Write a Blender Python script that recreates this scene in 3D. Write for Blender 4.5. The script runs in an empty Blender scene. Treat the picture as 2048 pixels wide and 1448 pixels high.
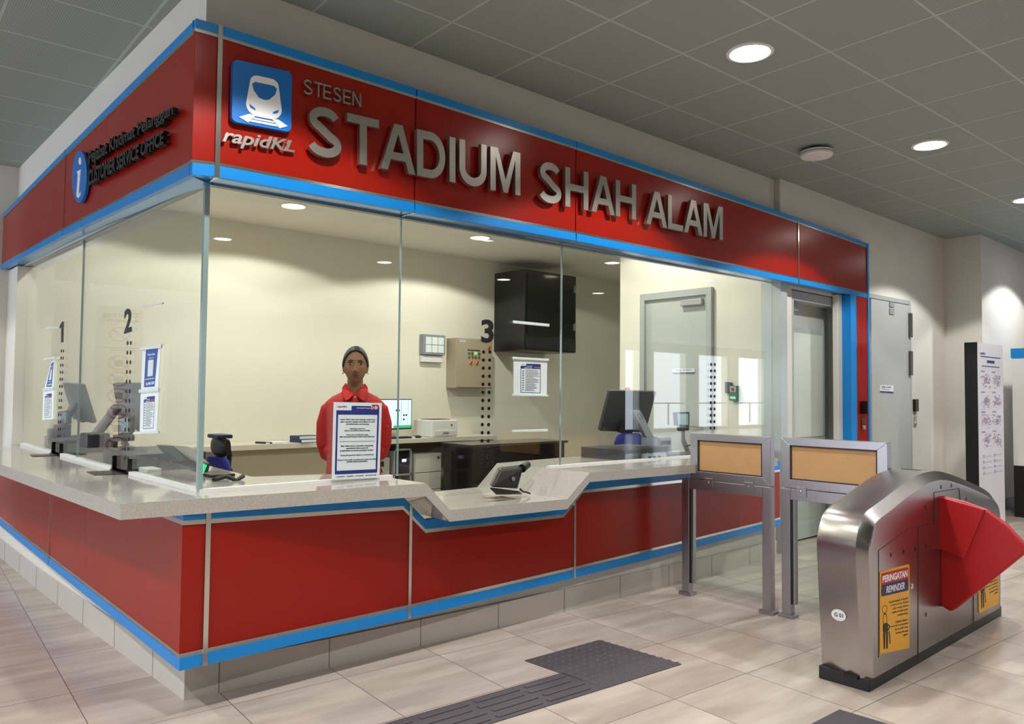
import bpy, bmesh, math, random
from mathutils import Vector, Matrix
random.seed(7)
sc = bpy.context.scene
COL = sc.collection
PI = math.pi

# ------------------------------------------------------------------ camera
YAW, PIT, ROL, FPX = .7361, .0401, .0093, 1553.8
CAM = Vector((-1.2488, -3.5326, 1.4415))
_fw = Vector((math.sin(YAW)*math.cos(PIT), math.cos(YAW)*math.cos(PIT), math.sin(PIT)))
_rt = Vector((math.cos(YAW), -math.sin(YAW), 0)); _up = _rt.cross(_fw)
RT = math.cos(ROL)*_rt + math.sin(ROL)*_up
UP = -math.sin(ROL)*_rt + math.cos(ROL)*_up
cd = bpy.data.cameras.new('camera'); co = bpy.data.objects.new('camera', cd); COL.objects.link(co)
cd.sensor_width = 36; cd.lens = 36*FPX/2048; cd.clip_start = .05; cd.clip_end = 300
co.matrix_world = Matrix(((RT.x, UP.x, -_fw.x, CAM.x), (RT.y, UP.y, -_fw.y, CAM.y), (RT.z, UP.z, -_fw.z, CAM.z), (0, 0, 0, 1)))
sc.camera = co

def at(u, v, ax, val):
    """a point of the photograph measured onto the plane x, y or z = val"""
    d = _fw + (u-1024)/FPX*RT - (v-724)/FPX*UP
    i = 'xyz'.index(ax)
    return CAM + (val-CAM[i])/d[i]*d

# ------------------------------------------------------------------ materials
def lin(h):
    r = []
    for i in (0, 2, 4):
        c = int(h[i:i+2], 16)/255
        r.append(c/12.92 if c <= .04045 else ((c+.055)/1.055)**2.4)
    return (*r, 1)
def M(name, h, rough=.5, metal=0., spec=.5, noise=0, nscale=40, bump=0, coat=0, aniso=0, emit=0, stretch=None):
    m = bpy.data.materials.new(name); m.use_nodes = True
    nt = m.node_tree; b = nt.nodes['Principled BSDF']
    b.inputs['Base Color'].default_value = lin(h)
    b.inputs['Roughness'].default_value = rough; b.inputs['Metallic'].default_value = metal
    b.inputs['Specular IOR Level'].default_value = spec
    b.inputs['Coat Weight'].default_value = coat
    if emit:
        b.inputs['Emission Color'].default_value = lin(h); b.inputs['Emission Strength'].default_value = emit
    if noise or bump:
        tc = nt.nodes.new('ShaderNodeTexCoord'); n = nt.nodes.new('ShaderNodeTexNoise')
        n.inputs['Scale'].default_value = nscale; n.inputs['Detail'].default_value = 4
        src = tc.outputs['Object']
        if stretch:
            mp = nt.nodes.new('ShaderNodeMapping'); mp.inputs['Scale'].default_value = stretch
            nt.links.new(src, mp.inputs['Vector']); src = mp.outputs['Vector']
        nt.links.new(src, n.inputs['Vector'])
        if noise:
            mx = nt.nodes.new('ShaderNodeMix'); mx.data_type = 'RGBA'
            c = lin(h)
            mx.inputs[6].default_value = (*[x*(1-noise) for x in c[:3]], 1)
            mx.inputs[7].default_value = (*[min(1, x*(1+noise)) for x in c[:3]], 1)
            nt.links.new(n.outputs['Fac'], mx.inputs[0]); nt.links.new(mx.outputs[2], b.inputs['Base Color'])
        if bump:
            bp = nt.nodes.new('ShaderNodeBump'); bp.inputs['Strength'].default_value = bump; bp.inputs['Distance'].default_value = .002
            nt.links.new(n.outputs['Fac'], bp.inputs['Height']); nt.links.new(bp.outputs['Normal'], b.inputs['Normal'])
    return m
def math_node(nt, op, a, b=None, c=None):
    n = nt.nodes.new('ShaderNodeMath'); n.operation = op
    for i, x in enumerate((a, b, c)):
        if x is None: continue
        if isinstance(x, (int, float)): n.inputs[i].default_value = x
        else: nt.links.new(x, n.inputs[i])
    return n.outputs[0]
def glass_mat(name, tint, gain=1.0, rough=0.0):
    m = bpy.data.materials.new(name); m.use_nodes = True; nt = m.node_tree
    for n in list(nt.nodes): nt.nodes.remove(n)
    out = nt.nodes.new('ShaderNodeOutputMaterial'); mix = nt.nodes.new('ShaderNodeMixShader')
    tr = nt.nodes.new('ShaderNodeBsdfTransparent'); tr.inputs[0].default_value = tint
    gl = nt.nodes.new('ShaderNodeBsdfGlossy'); gl.inputs['Roughness'].default_value = rough; gl.inputs[0].default_value = (1, 1, 1, 1)
    lw = nt.nodes.new('ShaderNodeLayerWeight'); lw.inputs[0].default_value = .5
    f5 = math_node(nt, 'POWER', lw.outputs['Facing'], 5.0)
    fr = math_node(nt, 'MULTIPLY', math_node(nt, 'ADD', math_node(nt, 'MULTIPLY', f5, .955), .045), gain)
    nt.links.new(fr, mix.inputs[0])
    nt.links.new(tr.outputs[0], mix.inputs[1]); nt.links.new(gl.outputs[0], mix.inputs[2]); nt.links.new(mix.outputs[0], out.inputs[0])
    return m
def grid_mask(nt, vec, px, py, ox, oy, w):
    """1 on thin joint lines of a px x py grid"""
    sp = nt.nodes.new('ShaderNodeSeparateXYZ'); nt.links.new(vec, sp.inputs[0])
    r = []
    for o, p, q in ((sp.outputs[0], px, ox), (sp.outputs[1], py, oy)):
        f = math_node(nt, 'FRACT', math_node(nt, 'DIVIDE', math_node(nt, 'SUBTRACT', o, q), p))
        d = math_node(nt, 'MULTIPLY', math_node(nt, 'MINIMUM', f, math_node(nt, 'SUBTRACT', 1.0, f)), p)
        r.append(math_node(nt, 'LESS_THAN', d, w))
    return math_node(nt, 'MAXIMUM', r[0], r[1]), sp
def tile_floor():
    m = M('floor_tile', 'b9aca2', .22, spec=.5); nt = m.node_tree; b = nt.nodes['Principled BSDF']
    tc = nt.nodes.new('ShaderNodeTexCoord'); rot = nt.nodes.new('ShaderNodeMapping'); rot.inputs['Rotation'].default_value = (0, 0, R(4))
    nt.links.new(tc.outputs['Object'], rot.inputs['Vector'])
    g, sp = grid_mask(nt, rot.outputs['Vector'], .5625, .592, .245, .03, .0022)
    # per-tile tone and long travertine streaks
    fx = math_node(nt, 'FLOOR', math_node(nt, 'DIVIDE', math_node(nt, 'SUBTRACT', sp.outputs[0], .245), .5625))
    fy = math_node(nt, 'FLOOR', math_node(nt, 'DIVIDE', math_node(nt, 'SUBTRACT', sp.outputs[1], .03), .592))
    cb = nt.nodes.new('ShaderNodeCombineXYZ'); nt.links.new(fx, cb.inputs[0]); nt.links.new(fy, cb.inputs[1])
    wn = nt.nodes.new('ShaderNodeTexWhiteNoise'); nt.links.new(cb.outputs[0], wn.inputs['Vector'])
    ad = nt.nodes.new('ShaderNodeVectorMath'); ad.operation = 'MULTIPLY_ADD'; nt.links.new(wn.outputs['Color'], ad.inputs[0])
    ad.inputs[1].default_value = (7, 7, 7); nt.links.new(rot.outputs['Vector'], ad.inputs[2])
    mp = nt.nodes.new('ShaderNodeMapping'); mp.inputs['Scale'].default_value = (.9, 4.5, 1); mp.inputs['Rotation'].default_value = (0, 0, .12)
    nt.links.new(ad.outputs[0], mp.inputs['Vector'])
    n = nt.nodes.new('ShaderNodeTexNoise'); n.inputs['Scale'].default_value = 1.6; n.inputs['Detail'].default_value = 6; nt.links.new(mp.outputs[0], n.inputs['Vector'])
    cr = nt.nodes.new('ShaderNodeValToRGB'); nt.links.new(n.outputs['Fac'], cr.inputs[0])
    cr.color_ramp.elements[0].position = .3; cr.color_ramp.elements[0].color = lin('a89a90')
    cr.color_ramp.elements[1].position = .72; cr.color_ramp.elements[1].color = lin('c9bdb2')
    mx = nt.nodes.new('ShaderNodeMix'); mx.data_type = 'RGBA'; nt.links.new(g, mx.inputs[0]); nt.links.new(cr.outputs[0], mx.inputs[6]); mx.inputs[7].default_value = lin('6f645e')
    nt.links.new(mx.outputs[2], b.inputs['Base Color'])
    return m
def tile_ceiling():
    m = M('ceiling_tile', '8d918c', .55, spec=.3); nt = m.node_tree; b = nt.nodes['Principled BSDF']
    tc = nt.nodes.new('ShaderNodeTexCoord'); rot = nt.nodes.new('ShaderNodeMapping'); rot.inputs['Rotation'].default_value = (0, 0, R(2.1))
    nt.links.new(tc.outputs['Object'], rot.inputs['Vector'])
    g, sp = grid_mask(nt, rot.outputs['Vector'], .626, .58, .033, -.187, .0075)
    # fine perforation: dot lattice
    w = []
    for i in (0, 1):
        f = math_node(nt, 'FRACT', math_node(nt, 'MULTIPLY', sp.outputs[i], 90.0))
        w.append(math_node(nt, 'POWER', math_node(nt, 'SUBTRACT', f, .5), 2.0))
    dot = math_node(nt, 'LESS_THAN', math_node(nt, 'ADD', w[0], w[1]), .07)
    m1 = nt.nodes.new('ShaderNodeMix'); m1.data_type = 'RGBA'; nt.links.new(dot, m1.inputs[0]); m1.inputs[6].default_value = lin('9ba6a0'); m1.inputs[7].default_value = lin('747d78')
    m2 = nt.nodes.new('ShaderNodeMix'); m2.data_type = 'RGBA'; nt.links.new(g, m2.inputs[0]); nt.links.new(m1.outputs[2], m2.inputs[6]); m2.inputs[7].default_value = lin('b3bcb7')
    nt.links.new(m2.outputs[2], b.inputs['Base Color'])
    return m
def speckle(name, base, d1, d2, rough):
    m = M(name, base, rough); nt = m.node_tree; b = nt.nodes['Principled BSDF']
    tc = nt.nodes.new('ShaderNodeTexCoord'); v = nt.nodes.new('ShaderNodeTexVoronoi'); v.inputs['Scale'].default_value = 380
    nt.links.new(tc.outputs['Object'], v.inputs['Vector'])
    sp = nt.nodes.new('ShaderNodeSeparateColor'); nt.links.new(v.outputs['Color'], sp.inputs[0])
    cr = nt.nodes.new('ShaderNodeValToRGB'); nt.links.new(sp.outputs[0], cr.inputs[0]); cr.color_ramp.interpolation = 'CONSTANT'
    e = cr.color_ramp.elements; e[0].color = lin(d1); e[1].position = .1; e[1].color = lin(base)
    x = e.new(.75); x.color = lin(d2)
    nt.links.new(cr.outputs[0], b.inputs['Base Color'])
    return m
def R(d): return math.radians(d)

# ------------------------------------------------------------------ mesh builder
class G:
    def __init__(s): s.bm = bmesh.new()
    def _f(s, vs):
        try: return s.bm.faces.new(vs)
        except ValueError: return None
    def V(s, p): return s.bm.verts.new(Vector(p))
    def hexa(s, p):
        v = [s.V(q) for q in p]
        for f in ((0, 3, 2, 1), (4, 5, 6, 7), (0, 1, 5, 4), (1, 2, 6, 5), (2, 3, 7, 6), (3, 0, 4, 7)): s._f([v[i] for i in f])
        return s
    def box(s, lo, hi):
        a, b = lo, hi
        return s.hexa([(a[0], a[1], a[2]), (b[0], a[1], a[2]), (b[0], b[1], a[2]), (a[0], b[1], a[2]), (a[0], a[1], b[2]), (b[0], a[1], b[2]), (b[0], b[1], b[2]), (a[0], b[1], b[2])])
    def obox(s, c, size, rz=0, rx=0, ry=0):
        mt = Matrix.Translation(Vector(c)) @ Matrix.Rotation(rz, 4, 'Z') @ Matrix.Rotation(ry, 4, 'Y') @ Matrix.Rotation(rx, 4, 'X')
        x, y, z = [q/2 for q in size]
        return s.hexa([mt @ Vector(q) for q in ((-x, -y, -z), (x, -y, -z), (x, y, -z), (-x, y, -z), (-x, -y, z), (x, -y, z), (x, y, z), (-x, y, z))])
    def slab(s, q, vec):
        vec = Vector(vec); q = [Vector(p) for p in q]
        return s.hexa(q + [p+vec for p in q])
    def prism(s, pts, vec):
        vec = Vector(vec); n = len(pts)
        a = [s.V(p) for p in pts]; b = [s.V(Vector(p)+vec) for p in pts]
        s._f(a[::-1]); s._f(b)
        for i in range(n): s._f((a[i], a[(i+1) % n], b[(i+1) % n], b[i]))
        return s
    def loft(s, rings, cap=True, closed=True):
        vs = [[s.V(p) for p in r] for r in rings]; n = len(rings[0])
        for a, b in zip(vs, vs[1:]):
            for i in range(n if closed else n-1): s._f((a[i], a[(i+1) % n], b[(i+1) % n], b[i]))
        if cap: s._f(vs[0][::-1]); s._f(vs[-1])
        return s
    def tube(s, pts, r, n=8):
        pts = [Vector(p) for p in pts]; rings = []
        rr = r if isinstance(r, (list, tuple)) else [r]*len(pts)
        ref = None
        for i, p in enumerate(pts):
            t = (pts[min(i+1, len(pts)-1)] - pts[max(i-1, 0)]).normalized()
            if ref is None: ref = t.orthogonal().normalized()
            ref = (ref - t*ref.dot(t)).normalized(); bi = t.cross(ref)
            rings.append([p + rr[i]*(math.cos(2*PI*k/n)*ref + math.sin(2*PI*k/n)*bi) for k in range(n)])
        return s.loft(rings)
    def cyl(s, p0, p1, r0, r1=None, n=20): return s.tube([p0, p1], [r0, r0 if r1 is None else r1], n)
    def lathe(s, prof, c, n=28, axis='z'):
        c = Vector(c); rings = []
        for r, z in prof:
            ring = []
            for k in range(n):
                a = 2*PI*k/n; q = (r*math.cos(a), r*math.sin(a), z)
                if axis == 'y': q = (q[0], z, q[1])
                if axis == 'x': q = (z, q[0], q[1])
                ring.append(c+Vector(q))
            rings.append(ring)
        return s.loft(rings)
    def ell(s, c, r, nu=16, nv=10, mt=None):
        c = Vector(c); rings = []
        for j in range(nv+1):
            ph = -PI/2 + PI*j/nv; cz = max(math.cos(ph), .02)
            ring = []
            for k in range(nu):
                q = Vector((r[0]*cz*math.cos(2*PI*k/nu), r[1]*cz*math.sin(2*PI*k/nu), r[2]*math.sin(ph)))
                ring.append(c + (mt @ q if mt else q))
            rings.append(ring)
        return s.loft(rings)
    def build(s, name, mat, parent=None, smooth=False, bevel=0, seg=2, loc=None, **props):
        me = bpy.data.meshes.new(name)
        bmesh.ops.recalc_face_normals(s.bm, faces=s.bm.faces)
        s.bm.to_mesh(me); s.bm.free(); me.materials.append(mat)
        o = bpy.data.objects.new(name, me); COL.objects.link(o)
        if smooth:
            for p in me.polygons: p.use_smooth = True
            me.set_sharp_from_angle(angle=R(38))
        if bevel:
            md = o.modifiers.new('bevel', 'BEVEL'); md.width = bevel; md.segments = seg; md.limit_method = 'ANGLE'; md.angle_limit = R(35)
            md.harden_normals = False
        if parent is not None:
            o.parent = parent
            o.matrix_parent_inverse = parent.matrix_world.inverted() if parent.type != 'EMPTY' or True else Matrix()
        for k, v in props.items(): o[k] = v
        return o
def thing(name, loc, label, cat, group=None, rz=0):
    o = bpy.data.objects.new(name, None); COL.objects.link(o)
    o.empty_display_size = .1; o.location = loc; o.rotation_euler = (0, 0, rz)
    o.matrix_world = Matrix.Translation(Vector(loc)) @ Matrix.Rotation(rz, 4, 'Z')
    o['label'] = label; o['category'] = cat
    if group: o['group'] = group
    return o
def tag(o, label, cat, group=None):
    o['label'] = label; o['category'] = cat
    if group: o['group'] = group
    return o
def copy_tree(o, delta, rz=None, label=None, parent=None):
    """a copy of a thing with copies of its parts and sub-parts"""
    c = o.copy(); COL.objects.link(c)
    if parent is None:
        c.location = delta
        if rz is not None: c.rotation_euler = (0, 0, rz)
        if label: c['label'] = label
    else: c.parent = parent
    for ch in list(o.children): copy_tree(ch, None, parent=c)
    return c

# ------------------------------------------------------------------ flat graphics laid on a quad
_tcache = {}
def text2d(s, bold=0., shear=0.):
    key = (s, bold, shear)
    if key not in _tcache:
        cu = bpy.data.curves.new('t', 'FONT'); cu.body = s; cu.size = 1; cu.offset = bold; cu.shear = shear; cu.resolution_u = 4
        ob = bpy.data.objects.new('t', cu); COL.objects.link(ob)
        dg = bpy.context.evaluated_depsgraph_get(); dg.update()
        me = bpy.data.meshes.new_from_object(ob.evaluated_get(dg))
        vs = [(v.co.x, v.co.y) for v in me.vertices]; fs = [tuple(p.vertices) for p in me.polygons]
        bpy.data.objects.remove(ob); bpy.data.curves.remove(cu); bpy.data.meshes.remove(me)
        _tcache[key] = (vs, fs)
    return _tcache[key]
def bbox2(vs):
    xs = [v[0] for v in vs]; ys = [v[1] for v in vs]
    return min(xs), min(ys), max(xs), max(ys)
def text_fit(s, x0, y0, x1, y1, bold=0., shear=0.):
    vs, fs = text2d(s, bold, shear); a, b, c, d = bbox2(vs)
    return [((x0+(v[0]-a)/(c-a)*(x1-x0), y0+(v[1]-b)/max(1e-6, d-b)*(y1-y0))) for v in vs], fs
def rrect(x0, y0, x1, y1, rx=0, ry=None, n=5, corners='1111'):
    ry = rx if ry is None else ry; pts = []
    for (cx, cy, a0, fl) in ((x1-rx, y1-ry, 0, corners[0]), (x0+rx, y1-ry, 90, corners[1]), (x0+rx, y0+ry, 180, corners[2]), (x1-rx, y0+ry, 270, corners[3])):
        if rx and fl == '1':
            for k in range(n+1):
                a = R(a0+90*k/n); pts.append((cx+rx*math.cos(a), cy+ry*math.sin(a)))
        else: pts.append(((x1 if a0 in (0, 270) else x0), (y1 if a0 in (0, 90) else y0)))
    return pts, [tuple(range(len(pts)))]
def ellipse(cx, cy, rx, ry, n=24):
    return [(cx+rx*math.cos(2*PI*k/n), cy+ry*math.sin(2*PI*k/n)) for k in range(n)], [tuple(range(n))]
def ring2(cx, cy, rx, ry, w, n=28):
    vs = [(cx+rx*math.cos(2*PI*k/n), cy+ry*math.sin(2*PI*k/n)) for k in range(n)] + [(cx+rx*(1-w)*math.cos(2*PI*k/n), cy+ry*(1-w)*math.sin(2*PI*k/n)) for k in range(n)]
    return vs, [(k, (k+1) % n, n+(k+1) % n, n+k) for k in range(n)]
def poly(pts): return list(pts), [tuple(range(len(pts)))]
def line2(x0, y0, x1, y1, w, asp=1.):
    dx, dy = x1-x0, (y1-y0)*asp; L = math.hypot(dx, dy); nx, ny = -dy/L*w/2, dx/L*w/2/asp
    return poly([(x0+nx, y0+ny), (x0-nx, y0-ny), (x1-nx, y1-ny), (x1+nx, y1+ny)])
class Quad:
    """unit square laid on four corners BL BR TR TL; n points out of its face"""
    def __init__(s, bl, br, tr, tl, n):
        s.p = [Vector(q) for q in (bl, br, tr, tl)]; s.n = Vector(n).normalized()
    def P(s, x, y, d=0.):
        a, b, c, e = s.p
        return (1-x)*(1-y)*a + x*(1-y)*b + x*y*c + (1-x)*y*e + d*s.n
    def sub(s, x0, y0, x1, y1): return Quad(s.P(x0, y0), s.P(x1, y0), s.P(x1, y1), s.P(x0, y1), s.n)
    def draw(s, shapes, d0, d1, g=None):
        """extrude flat shapes between heights d0 and d1 above the face"""
        g = g or G()
        for ks, (vs, fs) in enumerate(shapes):
            dk = d1+ks*min(5e-5, 8e-4/len(shapes))   # overlapping shapes never share a face plane
            t = bmesh.new(); bv = [t.verts.new((v[0], v[1], 0)) for v in vs]
            for f in fs:
                try: t.faces.new([bv[i] for i in f])
                except ValueError: pass
            bmesh.ops.remove_doubles(t, verts=t.verts, dist=1e-5)
            ge = bmesh.ops.extrude_face_region(t, geom=list(t.faces))
            for v in [e for e in ge['geom'] if isinstance(e, bmesh.types.BMVert)]: v.co.z = 1
            mp = {v: g.V(s.P(v.co.x, v.co.y, d0+(dk-d0)*v.co.z)) for v in t.verts}
            for f in t.faces: g._f([mp[v] for v in f.verts])
            t.free()
        return g
def vquad(pts, ax, val, n):
    """corners given in the photograph as TL TR BR BL on the plane ax = val"""
    tl, tr, br, bl = [at(*p, ax, val) for p in pts]
    return Quad(bl, br, tr, tl, n)
def lerp(a, b, t): return a+(b-a)*t
def interp(tab, x):
    if x <= tab[0][0]: return tab[0][1]
    for (a, fa), (b, fb) in zip(tab, tab[1:]):
        if x <= b: return fa+(fb-fa)*(x-a)/(b-a)
    return tab[-1][1]

# ------------------------------------------------------------------ plain bold sign capitals
def strip(pts, w):
    vs = []
    for i, p in enumerate(pts):
        a, b = pts[max(0, i-1)], pts[min(len(pts)-1, i+1)]
        dx, dy = b[0]-a[0], b[1]-a[1]; L = math.hypot(dx, dy); nx, ny = -dy/L*w/2, dx/L*w/2
        vs += [(p[0]+nx, p[1]+ny), (p[0]-nx, p[1]-ny)]
    return vs, [(2*i, 2*i+1, 2*i+3, 2*i+2) for i in range(len(pts)-1)]
def arc(cx, cy, rx, ry, a0, a1, n=14): return [(cx+rx*math.cos(R(lerp(a0, a1, k/n))), cy+ry*math.sin(R(lerp(a0, a1, k/n)))) for k in range(n+1)]
def glyph(ch, w):
    """flat shapes of a capital one unit high and its width"""
    h = w/2
    if ch == 'T': return [poly([(0, 1), (0, 1-w*.92), (.425-h, 1-w*.92), (.425-h, 0), (.425+h, 0), (.425+h, 1-w*.92), (.85, 1-w*.92), (.85, 1)])], .85
    if ch == 'I': return [poly([(0, 0), (w, 0), (w, 1), (0, 1)])], w
    if ch == 'L': return [poly([(0, 0), (.76, 0), (.76, w*.92), (w, w*.92), (w, 1), (0, 1)])], .76
    if ch == 'H': return [poly([(0, 0), (w, 0), (w, .43), (.92-w, .43), (.92-w, 0), (.92, 0), (.92, 1), (.92-w, 1), (.92-w, .43+w*.9), (w, .43+w*.9), (w, 1), (0, 1)])], .92
    if ch == 'E': return [poly([(0, 0), (.8, 0), (.8, w*.9), (w, w*.9), (w, .5-w*.45), (.74, .5-w*.45), (.74, .5+w*.45), (w, .5+w*.45), (w, 1-w*.9), (.78, 1-w*.9), (.78, 1), (0, 1)])], .8
    if ch == 'N': return [poly([(0, 0), (w, 0), (w, 1-1.7*w), (.92-w, 0), (.92, 0), (.92, 1), (.92-w, 1), (.92-w, 1.7*w), (w, 1), (0, 1)])], .92
    if ch == 'M': return [poly([(0, 0), (w, 0), (w, .80), (.545-h*.85, 0), (.545+h*.85, 0), (1.09-w, .80), (1.09-w, 0), (1.09, 0), (1.09, 1), (1.09-1.4*w, 1), (.545, .30), (1.4*w, 1), (0, 1)])], 1.09
    if ch == 'A':
        k = 1.06*w; t = .5-k/2-.02
        return [poly([(0, 0), (k, 0), (.5, .80), (.5, 1), (t, 1)]), poly([(1, 0), (1-t, 1), (.5, 1), (.5, .80), (1-k, 0)]), poly([(.22, .235), (.78, .235), (.72, .40), (.28, .40)])], 1.
    if ch == 'U':
        c = arc(.46, .40-h*.2, .46-h, .40-h*.2-h, 180, 360); return [strip([(h, 1)]+c+[(.92-h, 1)], w)], .92
    if ch == 'D':
        c = arc(.42, .5, .46-h, .5-h*.92, 90, -90); return [strip([(h, 1-h*.92)]+c+[(h, h*.92)], w*.95), poly([(0, 0), (w, 0), (w, 1), (0, 1)])], .88
    if ch == 'S':
        u = arc(.43, .745, .36-h*.75, .255-h*.95, 18, 240, 16); l = arc(.43, .262, .40-h*.75, .262-h*.95, 62, -165, 16)
        return [strip(u+l, w*.95)], .87
def sign_word(root, s, tl, tr, br, bl, off, depth, mat, name='letter', w=.19, gap=.13, val=0.):
    q = vquad((tl, tr, br, bl), 'y', val, (0, -1, 0)); gs = [glyph(c, w) for c in s]
    tot = sum(x for _, x in gs)+gap*(len(s)-1); x = 0
    for c, (sh, ww) in zip(s, gs):
        q.draw([([((x+v[0])/tot, v[1]) for v in vs], fs) for vs, fs in sh], off, off+depth).build(name, mat, root)
        x += ww+(gap*.35 if c in 'LT' or c == 'A' else gap)
# ------------------------------------------------------------------ palette
red = M('red_panel', '951506', .24, spec=.38)
blue = M('blue_panel', '0a86d8', .3, spec=.5)
soffit_blue = M('blue_soffit', '3d8fd0', .22, metal=.55)
steel = M('polished_steel', 'd9d7d2', .16, metal=1)
brushed = M('brushed_steel', 'b9b4b4', .27, metal=1, noise=.1, nscale=60, stretch=(1, 1, 12), bump=.05)
barrier_steel = M('brushed_barrier_steel', 'aeaaae', .34, metal=1, noise=.1, nscale=30, stretch=(4, 4, .6))
white_wall = M('white_paint', 'dedbd3', .6, noise=.02, nscale=3)
office_wall = M('office_paint', 'e6e3d6', .6, noise=.015, nscale=2)
grey_door = M('grey_door_paint', 'b5bab6', .4)
door_frame_m = M('grey_door_frame_paint', 'a9b0ae', .4)
frosted = M('frosted_panel', 'ccd6cd', .45)
quartz = speckle('speckled_quartz', 'b5b0aa', 'a09a94', 'bfbab4', .08)
plinth_tile = M('plinth_tile', 'c6c0b8', .35, noise=.05, nscale=5)
grout = M('grout', '6d665f', .8)
dark_tile = M('dark_skirting', '3c3733', .4)
black = M('black_plastic', '0c0c0e', .4)
black_gloss = M('glossy_black', '08080a', .12)
dark_grey = M('dark_grey_plastic', '35333a', .45)
mid_grey = M('grey_plastic', '77747b', .45)
silver_plastic = M('silver_plastic', 'a9abb0', .35, metal=.3)
white_plastic = M('white_plastic', 'e6e6e4', .4)
letter_steel = M('brushed_letter_steel', 'b3afa8', .34, metal=.9, noise=.08, nscale=20, stretch=(.4, 1, 10))
letter_black = M('black_letter', '060606', .5)
sign_white = M('sign_white', 'e9ebee', .4)
sign_blue = M('sign_blue', '0a6cc0', .35)
navy = M('print_navy', '23307e', .5)
ink = M('print_ink', '2a2d3a', .6)
ink_grey = M('print_grey', '7d8590', .6)
paper = M('paper_white', 'e4eef0', .5)
acrylic = M('clear_rail', 'dfeaea', .25)
print_red = M('print_red', 'a81c24', .5)
print_orange = M('print_orange', 'd9782d', .5)
tactile_m = M('tactile_dark', '4d474d', .55, noise=.18, nscale=60)
glass = glass_mat('office_glass', (.94, .965, .95, 1), 1.0)
clear_glass = glass_mat('barrier_glass', (.9, .95, .92, 1), .8)
edge_green = M('glass_edge', '93aaab', .15, spec=.8)
lamp = M('lamp_diffuser', 'fff6ea', .5, emit=30)
lamp_warm = M('lamp_diffuser_warm', 'fff3d6', .5, emit=9)
seal = M('black_seal', '1b1d1f', .5)
def structure(o):
    o['kind'] = 'structure'; return o

# ------------------------------------------------------------------ the hall
CZ = 3.45
structure(G().box((-8.3, -15, -.2), (40, 13, 0)).build('floor', tile_floor()))
structure(G().box((-8.3, -15, CZ), (40, 13, CZ+.2)).build('ceiling', tile_ceiling()))
# far side of the hall, with tall window openings between fins
g = G(); xs = [-9, -6, -4.8]
W0 = -14.6
g.box((-8.3, W0-.3, 0), (40, W0, .12)); g.box((-8.3, W0-.3, 3.1), (40, W0, CZ)); g.box((-8.3, W0-.3, .12), (21.2, W0, 3.1))
x = 22.
while x < 40:
    g.box((x, W0-.3, .12), (x+.9, W0, 3.1)); x += 3.0
structure(g.build('wall_far_side', white_wall))
g = G(); x = 22.
while x < 39:
    g.box((x+.9, W0-.1, 1.08), (x+3, W0-.06, 1.13)); g.box((x+1.9, W0-.1, .25), (x+1.96, W0-.06, 1.08)); x += 3.0
structure(g.build('trim_railing', M('railing_grey', '8d9399', .4)))
# side of the hall open to daylight behind columns
g = G(); WX = -8.0
g.box((WX-.3, -15, 0), (WX, -.5, CZ)); g.box((WX-.3, -.5, 0), (WX, 12.7, .15)); g.box((WX-.3, -.5, 3.0), (WX, 12.7, CZ))
for y in (3.4, 7.6, 11.8): g.box((WX-.3, y, .15), (WX, y+.5, 3.0))
structure(g.build('wall_daylight_side', white_wall))
structure(G().box((39.7, -15, 0), (40, 13, CZ)).build('wall_end', white_wall))
structure(G().box((-8.3, 12.7, 0), (40, 13, CZ)).build('wall_north', white_wall))

# ------------------------------------------------------------------ office shell
YB, XE, OC = 4.8, 5.45, 3.3
GX, GY = .133, .183
structure(G().box((.1, YB, 0), (9.2, YB+.12, CZ)).build('wall_back', office_wall))
structure(G().box((XE, .20, 0), (XE+.12, 2.0, OC)).box((XE, 2.0, 0), (9.09, 2.07, OC)).build('wall_right', office_wall))
structure(G().box((9.1, 2.0, 0), (9.2, YB, OC)).build('wall_recess', office_wall))
structure(G().box((GX, .2, OC), (9.15, YB, OC+.05)).build('ceiling_office', M('office_ceiling', 'e7e4da', .7)))
# bulkhead over the glass
zfr = [(-.5, 2.418), (.112, 2.42), (1.215, 2.438), (2.52, 2.461), (5.53, 2.481), (7.6, 2.479)]
g = G()
g.slab([(GX-.02, .185, 2.44), (5.355, .145, 2.5), (5.355, .145, CZ), (GX-.02, .185, CZ)], (0, .07, 0))
structure(g.build('wall_bulkhead', white_wall))
g = G().slab([(5.36, .09, 2.5), (9.4, .06, 2.56), (9.4, .06, CZ), (5.36, .09, CZ)], (0, .1, 0))
g.slab([(7.08, .07, 0), (9.4, .06, 0), (9.4, .06, 2.57), (7.08, .07, 2.52)], (0, .1, 0))
structure(g.build('wall_front', white_wall))
structure(G().slab([(GX-.02, .256, 2.44), (GX-.02, 4.68, 2.51), (GX-.02, 4.68, CZ), (GX-.02, .256, CZ)], (.07, 0, 0)).build('wall_left', white_wall))
structure(G().box((.06, 4.272, 0), (.2, 4.68, 2.5)).box((-.15, 4.68, 0), (.2, 4.78, CZ)).build('wall_left_end', white_wall))
# hall wall turning the corner on the far right
structure(G().box((9.4, -.24, 0), (9.52, .2, CZ)).box((9.4, -.36, 0), (16, -.24, CZ)).build('wall_return', white_wall))
structure(G().box((9.52, -.375, 0), (16, -.36, .14)).build('baseboard_return', dark_tile))

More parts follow.
